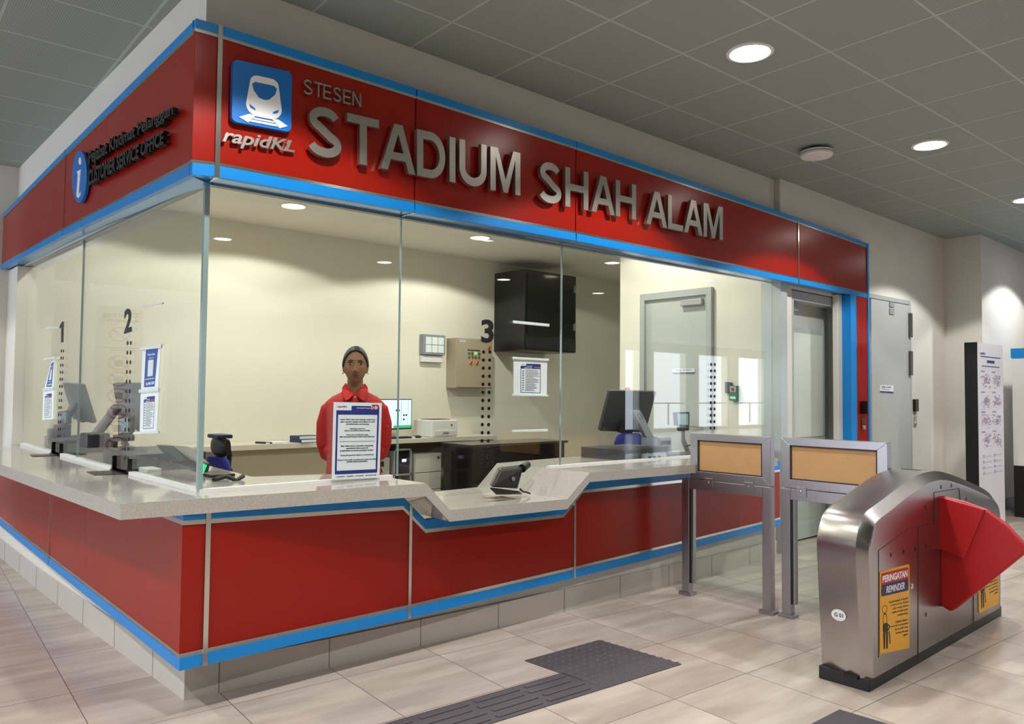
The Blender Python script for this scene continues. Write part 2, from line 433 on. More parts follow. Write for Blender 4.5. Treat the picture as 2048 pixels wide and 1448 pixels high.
# ------------------------------------------------------------------ plinth under the counter
pf = [(.098, .205), (.812, .15), (1.93, .095), (2.5, .075), (4.38, .055), (5.2, .05)]
g = G()
for (x0, y0), (x1, y1) in zip(pf, pf[1:]): g.slab([(x0, y0, 0), (x1, y1, 0), (x1, y1, .15), (x0, y0, .15)], (0, .06, 0))
structure(g.build('baseboard_front', plinth_tile))
pl = [(.205, .098), (1.79, .05), (2.99, .025), (4.68, .02)]
g = G()
for (y0, x0), (y1, x1) in zip(pl, pl[1:]): g.slab([(x0, y0, 0), (x1, y1, 0), (x1, y1, .15), (x0, y0, .15)], (.06, 0, 0))
structure(g.build('baseboard_left', plinth_tile))
g = G()
jx = [.256+.5625*k for k in range(9)]
for q in jx:
    yy = interp(pf, q); g.box((q-.002, yy-.001, 0), (q+.002, yy+.002, .15))
for k in range(8):
    q = .612+.592*k; xx = interp(pl, q)
    if q < 4.6: g.box((xx-.001, q-.002, 0), (xx+.002, q+.002, .15))
structure(g.build('trim_plinth_joints', grout))
g = G()
for (x0, y0), (x1, y1) in zip(pf, pf[1:]): g.slab([(x0, y0+.012, .15), (x1, y1+.012, .15), (x1, y1+.012, .60), (x0, y0+.012, .60)], (0, .05, 0))
for (y0, x0), (y1, x1) in zip(pl, pl[1:]): g.slab([(x0+.012, y0, .15), (x1+.012, y1, .15), (x1+.012, y1, .60), (x0+.012, y0, .60)], (.05, 0, 0))
structure(g.build('wall_plinth', white_wall))

# ------------------------------------------------------------------ fascia over the glass
def bands(g, st, i0, i1, f0, f1, axis, d0, d1, cut=.0):
    """slab between heights f0..f1 (fractions) of stations i0..i1"""
    (a, za, zA), (b, zb, zB) = st[i0], st[i1]
    a += cut; b -= cut
    q = [(a, lerp(za, zA, f0)), (b, lerp(zb, zB, f0)), (b, lerp(zb, zB, f1)), (a, lerp(za, zA, f1))]
    if axis == 'x': g.slab([(x, d0, z) for x, z in q], (0, d1-d0, 0))
    else: g.slab([(d0, x, z) for x, z in q], (d1-d0, 0, 0))
    return g
FS = [(-.004, 2.410, 3.127), (.112, 2.421, 3.130), (1.215, 2.438, 3.136), (2.52, 2.461, 3.133), (5.53, 2.481, 3.096), (7.0, 2.479, 3.062)]
SS = [(.031, 2.411, 3.126), (2.405, 2.478, 3.073), (4.68, 2.507, 3.012)]
F_B, F_S0, F_S1, F_R = .076, .097, .917, .938
def fascia(root, st, axis, cuts):
    for i in range(len(st)-1):
        c = cuts
        bands(G(), st, i, i+1, F_S0, F_S1, axis, .006, .03, c).build('red_panel', red, root, bevel=.0015)
        bands(G(), st, i, i+1, 0, F_B, axis, 0, .03, c).build('blue_trim', blue, root, bevel=.0015)
        bands(G(), st, i, i+1, F_R, 1, axis, 0, .03, c).build('blue_trim', blue, root, bevel=.0015)
        bands(G(), st, i, i+1, F_B, F_S0, axis, .002, .03, c*.3).build('silver_strip', steel, root)
        bands(G(), st, i, i+1, F_S1, F_R, axis, .002, .03, c*.3).build('silver_strip', steel, root)
ff = thing('signage_fascia', (3.5, .02, 2.42), 'long red fascia with blue edges and steel station lettering above the front glass', 'sign fascia')
fascia(ff, FS, 'x', .004)
for x, w, d in ((.112, .011, -.004), (5.53, .009, -.003)):
    z0, z1 = interp([(q[0], q[1]) for q in FS], x), interp([(q[0], q[2]) for q in FS], x)
    G().box((x-w, d, z0-.004), (x+w, .03, z1)).build('joint_trim', steel, ff)
zq = [(q[0], q[1]) for q in FS]
g = G()
for a, b in zip(FS, FS[1:]): g.slab([(a[0], .004, a[1]), (b[0], .004, b[1]), (b[0], .17, b[1]+.012), (max(a[0], .1), .19, a[1]+.012)], (0, 0, .02))
g.build('soffit_panel', soffit_blue, ff)
for x in (.112, 1.215, 2.52): G().slab([(x-.004, .0, interp(zq, x)-.003), (x+.004, .0, interp(zq, x)-.003), (x+.024, .18, interp(zq, x)+.006), (x+.016, .18, interp(zq, x)+.006)], (0, 0, .004)).build('soffit_joint', steel, ff)
g = G()
for a, b in zip(FS, FS[1:]): g.slab([(a[0], .03, a[2]-.03), (b[0], .03, b[2]-.03), (b[0], .12, b[2]-.03), (max(a[0], .1), .18, a[2]-.03)], (0, 0, .03))
g.build('top_cap', blue, ff)
# right end: upright blue edge down to the floor
G().box((7.0, -.004, 0), (7.035, .09, 3.06)).build('blue_edge', blue, ff)
fs = thing('signage_fascia', (.02, 2.4, 2.42), 'short red fascia with an information disc and black lettering above the side glass', 'sign fascia')
fascia(fs, SS, 'y', .004)
g = G()
for a, b in zip(SS, SS[1:]): g.slab([(.004, max(a[0], .0), a[1]), (.004, b[0], b[1]), (.16, b[0], b[1]+.012), (.16, max(a[0], .17), a[1]+.012)], (0, 0, .02))
g.build('soffit_panel', soffit_blue, fs)
g = G()
for a, b in zip(SS, SS[1:]): g.slab([(.03, a[0]+.01, a[2]-.03), (.03, b[0], b[2]-.03), (.12, b[0], b[2]-.03), (.12, max(a[0], .17), a[2]-.03)], (0, 0, .03))
g.build('top_cap', blue, fs)
G().box((-.002, 2.402, 2.478), (.03, 2.408, 3.073)).build('joint_trim', steel, fs)

# lettering, each letter a solid of its own standing off the panel
def letters(root, s, tl, tr, br, bl, off, depth, mat, name='letter', bold=.0, shear=0., axis='y', val=0., n=(0, -1, 0)):
    q = vquad((tl, tr, br, bl), axis, val, n)
    vs, fs = text2d(s, bold, shear); a, b, c, d = bbox2(vs)
    # split into letters by connected islands that overlap along the line
    par = list(range(len(vs)))
    def find(i):
        while par[i] != i: par[i] = par[par[i]]; i = par[i]
        return i
    for f in fs:
        for i in f[1:]: par[find(i)] = find(f[0])
    isl = {}
    for i in range(len(vs)): isl.setdefault(find(i), []).append(i)
    spans = sorted([min(vs[i][0] for i in m), max(vs[i][0] for i in m), m] for m in isl.values())
    grp = []
    for lo, hi, m in spans:
        if grp and (min(hi, grp[-1][1])-lo) > .6*(hi-lo): grp[-1][2] += m; grp[-1][1] = max(hi, grp[-1][1])
        else: grp.append([lo, hi, list(m)])
    for lo, hi, m in grp:
        ms = set(m); idx = {i: k for k, i in enumerate(m)}
        sv = [((vs[i][0]-a)/(c-a), (vs[i][1]-b)/(d-b)) for i in m]
        sf = [tuple(idx[i] for i in f) for f in fs if f[0] in ms]
        q.draw([(sv, sf)], off, off+depth).build(name, mat, root, bevel=0)
sign_word(ff, 'STADIUM', (607, 211), (1041, 311), (1041, 395), (607, 311), .012, .028, letter_steel)
sign_word(ff, 'SHAH', (1069, 322), (1267, 373), (1267, 442), (1069, 404), .012, .028, letter_steel)
sign_word(ff, 'ALAM', (1284, 381), (1446, 418), (1446, 484), (1284, 449), .012, .028, letter_steel)
sign_word(ff, 'STESEN', (604, 159), (721, 190), (721, 217), (604, 189), .006, .012, letter_steel, name='small_letter', w=.13, gap=.18)
letters(ff, 'rapidKL', (444, 257), (587, 284), (586, 314), (441, 293), .006, .014, letter_steel, name='logo_letter', bold=.02, shear=.25)
# train pictogram plate
q = vquad(((461, 121), (579, 148), (577, 268), (458, 246)), 'y', 0, (0, -1, 0))
lp = q.draw([rrect(0, 0, 1, 1, .09, n=6)], .004, .03).build('pictogram_plate', sign_blue, ff, bevel=.002)
body = []
for (cx, cy, a0, a1, rx, ry) in ((.63, .70, 0, 90, .13, .11), (.41, .70, 90, 180, .13, .11), (.42, .33, 180, 270, .20, .18), (.62, .33, 270, 360, .20, .18)):
    for k in range(9):
        a = R(lerp(a0, a1, k/8)); body.append((cx+rx*math.cos(a), cy+ry*math.sin(a)))
q.draw([poly(body), poly([(.11, .09), (.26, .03), (.38, .155), (.28, .17)]), poly([(.93, .09), (.79, .03), (.66, .155), (.76, .17)]),
        poly([(.36, .125), (.68, .125), (.70, .10), (.34, .10)]), poly([(.32, .085), (.72, .085), (.75, .05), (.29, .05)])], .030, .034).build('train_symbol', sign_white, lp)
ws = [(.36, .70), (.68, .70), (.73, .66), (.70, .56), (.60, .46), (.52, .44), (.43, .46), (.34, .56), (.31, .66)]
q.draw([poly(ws), poly([(.27, .33), (.36, .28), (.38, .24), (.29, .27)]), poly([(.77, .33), (.68, .28), (.66, .24), (.75, .27)])], .034, .0355).build('train_window', sign_blue, lp)
# information disc and lettering on the side fascia
q = vquad(((152, 304), (183, 302), (180, 407), (151, 407)), 'x', 0, (-1, 0, 0))
dp = q.draw([ellipse(.5, .5, .5, .5, 36)], .004, .022).build('information_disc', sign_blue, fs)
q.draw([ellipse(.56, .80, .09, .07, 20), poly([(.38, .60), (.62, .64), (.52, .20), (.56, .17), (.66, .22), (.62, .14), (.48, .09), (.36, .13), (.44, .56), (.38, .57)])], .022, .025).build('information_symbol', sign_white, dp)
letters(fs, 'Pejabat Khidmat Pelanggan', (188, 304), (359, 208), (359, 238), (188, 340), .004, .026, letter_black, bold=.022, axis='x', n=(-1, 0, 0))
letters(fs, 'CUSTOMER SERVICE OFFICE', (188, 343), (340, 263), (339, 291), (187, 374), .004, .026, letter_black, bold=.026, axis='x', n=(-1, 0, 0))

# ------------------------------------------------------------------ counter front
lowz = [(-.02, .212), (.111, .2125), (1.214, .216), (2.52, .235), (3.56, .256), (4.881, .286), (5.2, .295)]
lowy = [(0, .210), (2.495, .248), (4.68, .288)]
sil = [(0., .845), (1.165, .805), (1.317, .663), (2.419, .638), (2.60, .781), (5.2, .765)]
cb = thing('service_counter', (2.6, .03, .21), 'red panelled front of the service counter with blue trims facing the ticket barrier', 'counter')
def span(tab, a, b):
    return [(a, interp(tab, a))] + [p for p in tab if a < p[0] < b] + [(b, interp(tab, b))]
def xz_prism(g, lo, hi, y0, y1):
    pts = [(x, y0, z) for x, z in lo] + [(x, y0, z) for x, z in hi[::-1]]
    return g.prism(pts, (0, y1-y0, 0))
cuts = [-.004, .111, 1.214, 2.52, 5.18]
for a, b in zip(cuts, cuts[1:]):
    a += .004; b -= .004
    lo = span([(x, z+.072) for x, z in lowz], a, b); hi = span(sil, a, b)
    xz_prism(G(), lo, hi, .004, .04).build('red_panel', red, cb)
    xz_prism(G(), span(lowz, a, b), span([(x, z+.053) for x, z in lowz], a, b), -.004, .04).build('blue_trim', blue, cb)
    xz_prism(G(), span([(x, z+.053) for x, z in lowz], a, b), lo, .0, .04).build('silver_strip', steel, cb)
    xz_prism(G(), hi, [(x, z+.02) for x, z in hi], .0, .04).build('silver_strip', steel, cb)
    top = [(x, min(interp([(0, .889), (1.15, .889), (1.317, .733), (2.3, .728), (2.42, .80), (2.5, .88), (5.3, .862)], x), z+.14)) for x, z in hi]
    xz_prism(G(), [(x, z+.02) for x, z in hi], top, .0, .04).build('blue_trim', blue, cb)
for x, w in ((.111, .011), (1.214, .009), (2.52, .009)):
    G().box((x-w, -.006, interp(lowz, x)-.002), (x+w, .04, interp(sil, x)+.07)).build('joint_trim', steel, cb)
xz_prism(G(), [(.05, .3), (5.18, .32)], [(.05, .82), (1.1, .8), (1.32, .62), (2.42, .61), (2.62, .76), (5.18, .75)], .05, .06).build('backing_board', dark_grey, cb)
cl = thing('service_counter', (.03, 2.4, .21), 'red panelled side of the service counter on the daylight side with a blue trim below', 'counter')
for a, b in ((0.041, 2.491), (2.499, 4.68)):
    def yz(lo, hi, x0, x1): return G().prism([(x0, y, z) for y, z in lo] + [(x0, y, z) for y, z in hi[::-1]], (x1-x0, 0, 0))
    lo = span([(y, z+.072) for y, z in lowy], a, b); hi = [(a, .845), (b, .86)]
    yz(lo, hi, .004, .04).build('red_panel', red, cl)
    yz(span(lowy, a, b), span([(y, z+.053) for y, z in lowy], a, b), 0, .04).build('blue_trim', blue, cl)
    yz(span([(y, z+.053) for y, z in lowy], a, b), lo, .002, .04).build('silver_strip', steel, cl)
    yz(hi, [(y, z+.02) for y, z in hi], .002, .04).build('silver_strip', steel, cl)
    yz([(y, z+.02) for y, z in hi], [(y, .885) for y, z in hi], 0, .04).build('blue_trim', blue, cl)
G().box((-.005, 2.492, .25), (.04, 2.498, .88)).build('joint_trim', steel, cl)

# ------------------------------------------------------------------ worktop with the lowered pass
A = lambda u, v, y: at(u, v, 'y', y)
fr_top = [(-.262, .02, .960), (1.19, -.165, .961), (1.355, -.17, .803), (2.235, -.185, .794), (2.425, -.22, .944), (3.2, -.30, .941), (5.3, -.42, .928)]
fr_top[0] = tuple(A(240.9, 1007.9, .02)); fr_top[1] = tuple(A(851.9, 966.5, -.165)); fr_top[2] = tuple(A(900, 1019.7, -.17)); fr_top[3] = tuple(A(1135, 998, -.185)); fr_top[4] = tuple(A(1179.8, 945, -.22)); fr_top[5] = tuple(A(1340, 933, -.26)); fr_top[6] = tuple(A(1555, 917, -.32))
th = [.068, .068, .064, .062, .06, .06, .06]
back = [(.62, .72), (1.19, .5), (1.42, .5), (2.2, .62), (2.38, .62), (3.2, .72), (5.4, .72)]
g = G()
for i in range(6):
    a, b = Vector(fr_top[i]), Vector(fr_top[i+1])
    c = Vector((back[i+1][0], back[i+1][1], b.z)); d = Vector((back[i][0], back[i][1], a.z))
    dn0, dn1 = Vector((0, 0, -th[i])), Vector((0, 0, -th[i+1]))
    if i == 0: d = Vector((.62, .70, a.z))
    g.hexa([a+dn0, b+dn1, c+dn1, d+dn0, a, b, c, d])
L0 = at(240.9, 1007.9, 'y', .02); L1 = Vector((-.315, 2.327, .955)); L2 = Vector((-.35, 4.26, .955))
for a, b, c, d in ((L0, L1, Vector((.75, 2.33, .955)), Vector((.62, .70, L0.z))), (L1, L2, Vector((.75, 4.26, .955)), Vector((.75, 2.33, .955)))):
    dn = Vector((0, 0, -.068)); g.hexa([a+dn, d+dn, c+dn, b+dn, a, d, c, b])
wt = g.build('worktop', quartz); tag(wt, 'speckled pale stone worktop with a lowered pass running round the glass corner', 'worktop')

# ------------------------------------------------------------------ glazing
def pane(name, q4, n, mat=glass): return structure(G().slab(q4, n).build(name, mat))
p3 = pane('window_3', [(GX, GY, .972), (1.247, GY, .972), (1.247, GY, 2.452), (GX, GY, 2.434)], (0, .012, 0))
g = G().prism([(1.253, GY, .972), (1.27, GY, .95), (1.40, GY, .822), (2.22, GY, .82), (2.40, GY, .955), (2.572, GY, .955), (2.572, GY, 2.475), (1.253, GY, 2.452)], (0, .012, 0))
p4 = structure(g.build('window_4', glass))
p5 = pane('window_5', [(2.578, GY, .955), (5.385, GY, .945), (5.385, GY, 2.50), (2.578, GY, 2.475)], (0, .012, 0))
p2 = pane('window_2', [(GX, GY+.014, .972), (GX, 2.42, .975), (GX, 2.42, 2.485), (GX, GY+.014, 2.434)], (.012, 0, 0))
p1 = pane('window_1', [(GX, 2.426, .975), (GX, 4.27, .975), (GX, 4.27, 2.51), (GX, 2.426, 2.485)], (.012, 0, 0))
G().box((GX-.008, GY-.008, .972), (GX+.016, GY+.016, 2.43)).build('corner_edge', edge_green, p3)
G().box((1.2475, GY-.001, .972), (1.2525, GY+.013, 2.45)).build('pane_edge', edge_green, p3)
G().box((2.5725, GY-.001, .955), (2.5775, GY+.013, 2.475)).build('pane_edge', edge_green, p4)
G().box((GX-.001, 2.4205, .975), (GX+.013, 2.4255, 2.485)).build('pane_edge', edge_green, p2)
# head channel
g = G().slab([(GX-.012, GY-.014, 2.424), (5.385, GY-.014, 2.492), (5.385, GY-.014, 2.51), (GX-.012, GY-.014, 2.44)], (0, .04, 0))
structure(g.build('trim_glass_head', M('channel_grey', '8d9396', .35, metal=.6)))
g = G().slab([(GX-.014, GY+.03, 2.424), (GX-.014, 4.27, 2.503), (GX-.014, 4.27, 2.52), (GX-.014, GY+.03, 2.44)], (.04, 0, 0))
structure(g.build('trim_glass_head_side', M('channel_grey_side', '8d9396', .35, metal=.6)))
# sill rails of the panes (broken at the service slots)
for a, b in ((GY, 1.22), (1.57, 2.42)): G().box((GX-.012, a, .953), (GX+.024, b, .976)).build('sill_rail', white_plastic, p2)
for a, b in ((2.43, 2.84), (3.13, 4.26)): G().box((GX-.012, a, .953), (GX+.024, b, .976)).build('sill_rail', white_plastic, p1)
G().box((GX, GY-.012, .957), (1.21, GY+.024, .975)).build('sill_rail', white_plastic, p3)
G().slab([(2.46, GY-.012, .938), (5.38, GY-.012, .928), (5.38, GY-.012, .948), (2.46, GY-.012, .956)], (0, .036, 0)).build('sill_rail', white_plastic, p5)
# numerals and speech holes on the panes
vquad(((962, 639), (987, 639), (987, 686), (962, 686)), 'y', GY, (0, -1, 0)).draw([text_fit('3', 0, 0, 1, 1, .03)], .001, .004).build('numeral', letter_black, p4)
vquad(((250, 619), (265, 615), (264, 663), (249, 668)), 'x', GX, (-1, 0, 0)).draw([text_fit('2', 0, 0, 1, 1, .03)], .001, .004).build('numeral', letter_black, p2)
vquad(((120, 645), (128, 643), (127, 684), (120, 686)), 'x', GX, (-1, 0, 0)).draw([poly([(.45, 0), (1, 0), (1, 1), (.62, 1), (.0, .80), (.0, .70), (.45, .78)])], .001, .004).build('numeral', letter_black, p1)
def holes(p, n, pix0, pix1, dx, ax, val, r, mat):
    g = G()
    for k in range(n):
        for s in (0, 1):
            c = at(lerp(pix0[0], pix1[0], k/(n-1))+s*dx, lerp(pix0[1], pix1[1], k/(n-1)), ax, val)
            if ax == 'y': g.lathe([(r, .0005), (r, -.0025), (r*.45, -.003), (r*.45, .0005)], c, 12, 'y')
            else: g.lathe([(r, .0005), (r, -.0025)], c, 12, 'x')
    g.build('speech_holes', mat, p)
hole_m = M('hole_rim', '3a3d40', .3, metal=.7)
holes(p4, 15, (967, 704), (963, 930), 12.5, 'y', GY, .0115, hole_m)
holes(p5, 11, (1422, 729), (1421, 856), 7.5, 'y', GY, .013, letter_black)
holes(p2, 13, (255.5, 686), (249, 917), 6.5, 'x', GX, .012, letter_black)
holes(p1, 13, (123, 702), (116, 872), 4.0, 'x', GX, .012, letter_black)

# ------------------------------------------------------------------ entrance beside the counter
g = G().box((5.385, .10, 0), (5.50, .30, 2.50))
structure(g.build('column_aluminium', M('aluminium_light', 'bcc4c4', .35, metal=.3)))
structure(G().box((5.50, .14, 0), (5.66, .195, 2.46)).build('wall_door_side', white_wall))
structure(G().box((5.6, .42, 0), (7.0, .47, 2.46)).box((5.5, .14, 2.461), (7.0, .47, 2.52)).build('wall_vestibule', white_wall))
d2 = G().box((5.72, .30, .02), (6.72, .345, 2.36)); d2 = structure(d2.build('door_2', grey_door))
structure(G().box((5.66, .15, 0), (5.72, .36, 2.45)).box((5.72, .15, 2.36), (6.70, .36, 2.45)).box((6.70, .142, 0), (6.78, .36, 2.45)).build('door_frame', door_frame_m))
G().box((5.80, .286, .98), (6.62, .302, 2.12)).build('door_window_frame', door_frame_m, d2, bevel=.004)
G().box((5.85, .282, 1.03), (6.57, .29, 2.07)).build('frosted_panel', frosted, d2)
G().box((5.74, .24, 2.28), (5.98, .30, 2.33)).build('door_closer', silver_plastic, d2, bevel=.006)
G().tube([(6.64, .30, 1.02), (6.64, .25, 1.02), (6.52, .25, 1.02)], .01).build('door_handle', steel, d2)
structure(G().box((6.60, -.002, .0), (6.725, .09, 2.478)).build('trim_blue_pilaster', blue))
structure(G().box((6.725, -.003, .0), (6.735, .09, 2.478)).build('trim_silver_pilaster', steel))
structure(G().box((6.735, .004, .0), (7.0, .09, 2.478)).build('trim_red_pilaster', red))
structure(G().box((6.5, .09, 0), (7.08, .14, 2.48)).build('wall_pilaster_back', white_wall))
# store room door on the hall wall
z0 = 2.53
d3 = structure(G().slab([(7.16, .03, .01), (8.19, .03, .01), (8.19, .03, 2.50), (7.16, .03, 2.49)], (0, .03, 0)).build('door_3', grey_door))
structure(G().slab([(7.06, .04, 2.50), (8.25, .04, 2.515), (8.25, .04, 2.56), (7.06, .04, 2.545)], (0, .03, 0)).box((8.195, .035, 0), (8.25, .07, 2.53)).build('door_frame', door_frame_m))
for zc in (2.27, 1.83): G().box((8.15, .005, zc-.14), (8.22, .03, zc+.14)).build('hinge', M('hinge_metal%d' % int(zc*100), '6e6c68', .35, metal=.8), d3, bevel=.004)
G().box((7.62, .018, 2.36), (7.74, .03, 2.42)).box((7.62, .018, 2.44), (7.74, .03, 2.49)).build('magnet_plate', silver_plastic, d3)
q = vquad(((1759, 770), (1786, 771), (1786, 786), (1759, 784)), 'y', .03, (0, -1, 0))
pl3 = q.draw([rrect(0, 0, 1, 1)], .001, .006).build('name_plate', sign_white, d3)
q.draw([rrect(0, 0, 1, .16)], .006, .007).build('plate_stripe', navy, pl3)
q.draw([text_fit('Bilik Utiliti', .12, .62, .8, .86, .01), text_fit('Utility Room', .12, .34, .66, .5)], .006, .007).build('plate_lettering', navy, pl3)
# office inner door on the right-hand wall
X = XE
dq = [at(*p, 'x', X-.004) for p in ((1285, 590), (1427, 575), (1427, 900), (1285, 900))]
ya, yb_, zt = dq[0].y, dq[1].y, dq[0].z
d1 = structure(G().box((X-.02, yb_+.05, .02), (X-.002, ya-.05, zt-.06)).build('door_1', grey_door))
structure(G().box((X-.05, yb_, 0), (X-.002, yb_+.06, zt)).box((X-.05, ya-.06, 0), (X-.002, ya, zt)).box((X-.05, yb_+.06, zt-.07), (X-.002, ya-.06, zt)).build('door_frame', door_frame_m))
G().box((X-.07, yb_+.10, zt-.17), (X-.02, yb_+.36, zt-.105)).build('door_closer', silver_plastic, d1, bevel=.008)
G().tube([(X-.02, yb_+.12, 1.12), (X-.06, yb_+.12, 1.12), (X-.06, yb_+.25, 1.12)], .009).build('door_handle', steel, d1)
# ------------------------------------------------------------------ tactile paving
tp = G()
tp.prism([(1.665, -.44, .0), (2.235, -.47, .0), (2.262, -1.028, .0), (1.69, -.985, .0)], (0, 0, .004))
tq = tp.build('tactile_pad', tactile_m); tag(tq, 'dark square tactile warning pad set in the tiles before the counter pass', 'tactile paving')
g = G()
for i in range(11):
    for j in range(11):
        c = (1.70+.0525*i+.003*j, -.475-.0025*i-.0505*j, .004); g.lathe([(.013, 0), (.009, .004)], c, 8)
g.build('warning_dots', tactile_m, tq)['kind'] = 'stuff'
ts = G().prism([(1.683, -.70, 0), (.2, -.595, 0), (.2, -.86, 0), (1.69, -.985, 0)], (0, 0, .004)).build('tactile_strip', tactile_m)
tag(ts, 'long dark tactile guiding strip with raised bars leading off the square pad', 'tactile paving')
for k in range(4):
    for s in range(5):
        x1 = 1.66-.30*s-.03*(k % 2); x0 = x1-.26
        f = lambda x: (lerp(-.60, -.70, (x-.2)/1.48), lerp(-.87, -.985, (x-.2)/1.48))
        ya, yb2 = f(x0), f(x1); t = (k+.7)/4.4
        a, b = (x0, lerp(ya[0], ya[1], t), .004), (x1, lerp(yb2[0], yb2[1], t), .004)
        gb = G(); gb.slab([(a[0], a[1]-.013, .003), (b[0], b[1]-.013, .003), (b[0], b[1]+.013, .003), (a[0], a[1]+.013, .003)], (0, 0, .006))
        gb.build('guide_bar', tactile_m, ts, bevel=.003)
t2 = G().prism([(2.315, -1.862, 0), (2.335, -2.42, 0), (1.77, -2.40, 0), (1.75, -1.84, 0)], (0, 0, .004)).build('tactile_pad', tactile_m)
tag(t2, 'dark tactile pad cut off by the bottom edge before the ticket gate', 'tactile paving')

# ------------------------------------------------------------------ barrier notice frames
board_m = M('mdf_board', 'c89a68', .6, noise=.08, nscale=14)
def barrier(x, y0u, y1u, y0, y1, label, brk):
    t = thing('barrier_notice_frame', (x, (y0+y1)/2, 0), label, 'barrier', 'steel barrier frames beside the gate')
    W, D, Z0, Z1 = .062, .055, .842, 1.168
    def post(name, ya, yb, za, zb): return G().box((x, min(ya, yb), za), (x+D, max(ya, yb), zb)).build(name, barrier_steel, t, bevel=.003)
    # upper notice frame with mitred corners
    def mitre(pts): return G().prism(pts, (D, 0, 0)).build('notice_frame_rail', barrier_steel, t, bevel=.002)
    o = [(y0u, Z0), (y1u, Z0), (y1u, Z1), (y0u, Z1)]; i = [(y0u-W, Z0+.055), (y1u+W, Z0+.055), (y1u+W, Z1-.05), (y0u-W, Z1-.05)]
    for k in range(4):
        a, b, c, d = o[k], o[(k+1) % 4], i[(k+1) % 4], i[k]
        mitre([(x, *a), (x, *b), (x, *c), (x, *d)])
    for k in range(4):
        a, b, c, d = i[k], i[(k+1) % 4], i[(k+1) % 4], i[k]
    G().box((x+.012, y1u+W+.004, Z0+.059), (x+.03, y0u-W-.004, Z1-.054)).build('notice_board', board_m, t)
    g = G()
    for ya, yb in ((y0u-W, y0u-W-.008), (y1u+W+.008, y1u+W)): g.box((x+.004, min(ya, yb), Z0+.055), (x+.02, max(ya, yb), Z1-.05))
    g.box((x+.004, y1u+W, Z0+.055), (x+.02, y0u-W, Z0+.062)); g.box((x+.004, y1u+W, Z1-.057), (x+.02, y0u-W, Z1-.05))
    g.build('board_edging', M('edging_dark_%d' % int(abs(y0)*100), '3b3238', .4, metal=.6), t)
    # lower frame
    post('post', y0, y0-W, 0.012, .836); post('post', y1, y1+W, 0.012, .836)
    post('rail', y0-W, y1+W, .765, .836)
    G().box((x-.012, y0-W-.022, 0), (x+D+.012, y0+.022, .022)).build('base_plate', barrier_steel, t, bevel=.003)
    G().box((x-.012, y1-.022, 0), (x+D+.012, y1+W+.022, .022)).build('base_plate', barrier_steel, t, bevel=.003)
    G().box((x+.012, y0-W-.028, .09), (x+D-.01, y0-W-.002, .765)).build('glass_channel', barrier_steel, t)
    G().box((x+.006, y0-W-.012, .09), (x+.02, y0-W-.001, .765)).build('channel_seal', seal, t)
    G().box((x+.028, y1+W, .085), (x+.036, y0-W-.01, .77)).build('glass_panel', clear_glass, t)
    for yb in brk:
        bp = G().box((x-.006, yb-.034, .79), (x, yb+.034, .855)).build('bracket', barrier_steel, t, bevel=.002)
        G().ell((x-.006, yb, .826), (.006, .008, .008), 10, 6).build('bracket_bolt', steel, bp)
    return t
barrier(3.49, -.228, -.858, -.155, -.858, 'steel notice frame with blank tan board standing nearer the service counter', (-.385, -.70))
barrier(3.52, -.918, -1.60, -.918, -1.60, 'wider steel notice frame with blank tan board standing beside the ticket gate', (-1.06, -1.45))

# ------------------------------------------------------------------ ticket gate
gt = thing('ticket_gate', (3.6, -1.72, 0), 'brushed steel ticket gate with a red flap and yellow reminder sticker', 'ticket gate')
pin = [(2.672, .062), (2.650, .35), (2.625, .64), (2.632, .71), (2.665, .775), (2.72, .818), (2.90, .860), (3.15, .918), (3.36, .955), (3.50, .967), (3.64, .963), (3.80, .940), (4.10, .880), (4.43, .800), (4.57, .748), (4.63, .690), (4.645, .60), (4.63, .30), (4.615, .062)]
pout = [(2.625, .062), (2.603, .35), (2.577, .65), (2.585, .738), (2.630, .820), (2.705, .866), (2.89, .908), (3.14, .965), (3.34, 1.002), (3.50, 1.014), (3.65, 1.010), (3.82, .986), (4.12, .926), (4.46, .846), (4.62, .785), (4.69, .710), (4.705, .61), (4.69, .30), (4.67, .062)]
def fine(p):
    r = []
    n = len(p)
    for i in range(n-1):
        a, b, c, d = [Vector(p[max(0, min(n-1, k))]) for k in (i-1, i, i+1, i+2)]
        for t in (0, .33, .67):
            r.append(tuple(.5*((2*b)+(c-a)*t+(2*a-5*b+4*c-d)*t*t+(3*b-a-3*c+d)*t**3)))
    return r+[p[-1]]
pin, pout = fine(pin), fine(pout)
ring = lambda p, y: [(x, y, z) for x, z in p]
fx = lambda x: x+.05*max(0, min(1, (3.3-x)/.6))
g = G().loft([ring(pin, -1.868), ring(pout, -1.826), [(fx(x), -1.628, z) for x, z in pout], [(fx(x)+.008, -1.600, z-.012 if z > .1 else z) for x, z in pout]])
g.build('housing', brushed, gt, smooth=True)
G().box((2.635, -1.862, 0), (4.66, -1.605, .064)).build('plinth_base', black, gt, bevel=.004)
G().box((2.618, -1.81, .05), (2.640, -1.74, .068)).build('base_slot', black_gloss, gt)
YF = -1.868
def seam(pts):
    p = [at(u, v, 'y', YF) for u, v in pts]
    return G().tube([(q.x, YF-.0002, q.z) for q in p], .0022, 6).build('panel_seam', seal, gt)
seam([(1757, 1315), (1757, 1101), (1818, 1056), (1868, 1046)]); seam([(1836, 1052), (1836, 1318)])
seam([(1868, 1044), (1868, 985), (1918, 977)]); seam([(1947, 1248), (1947, 1180)]); seam([(1918, 977), (1921, 1010)])
for u, v in ((1782, 1110), (1807, 1104), (1830, 1098), (1852, 1092), (1851, 1014), (1882, 974), (1903, 971), (1852, 1229), (1933, 998)):
    c = at(u, v, 'y', YF); G().ell((c.x, YF, c.z), (.012, .002, .013), 12, 6).build('bolt_slot', black, gt)
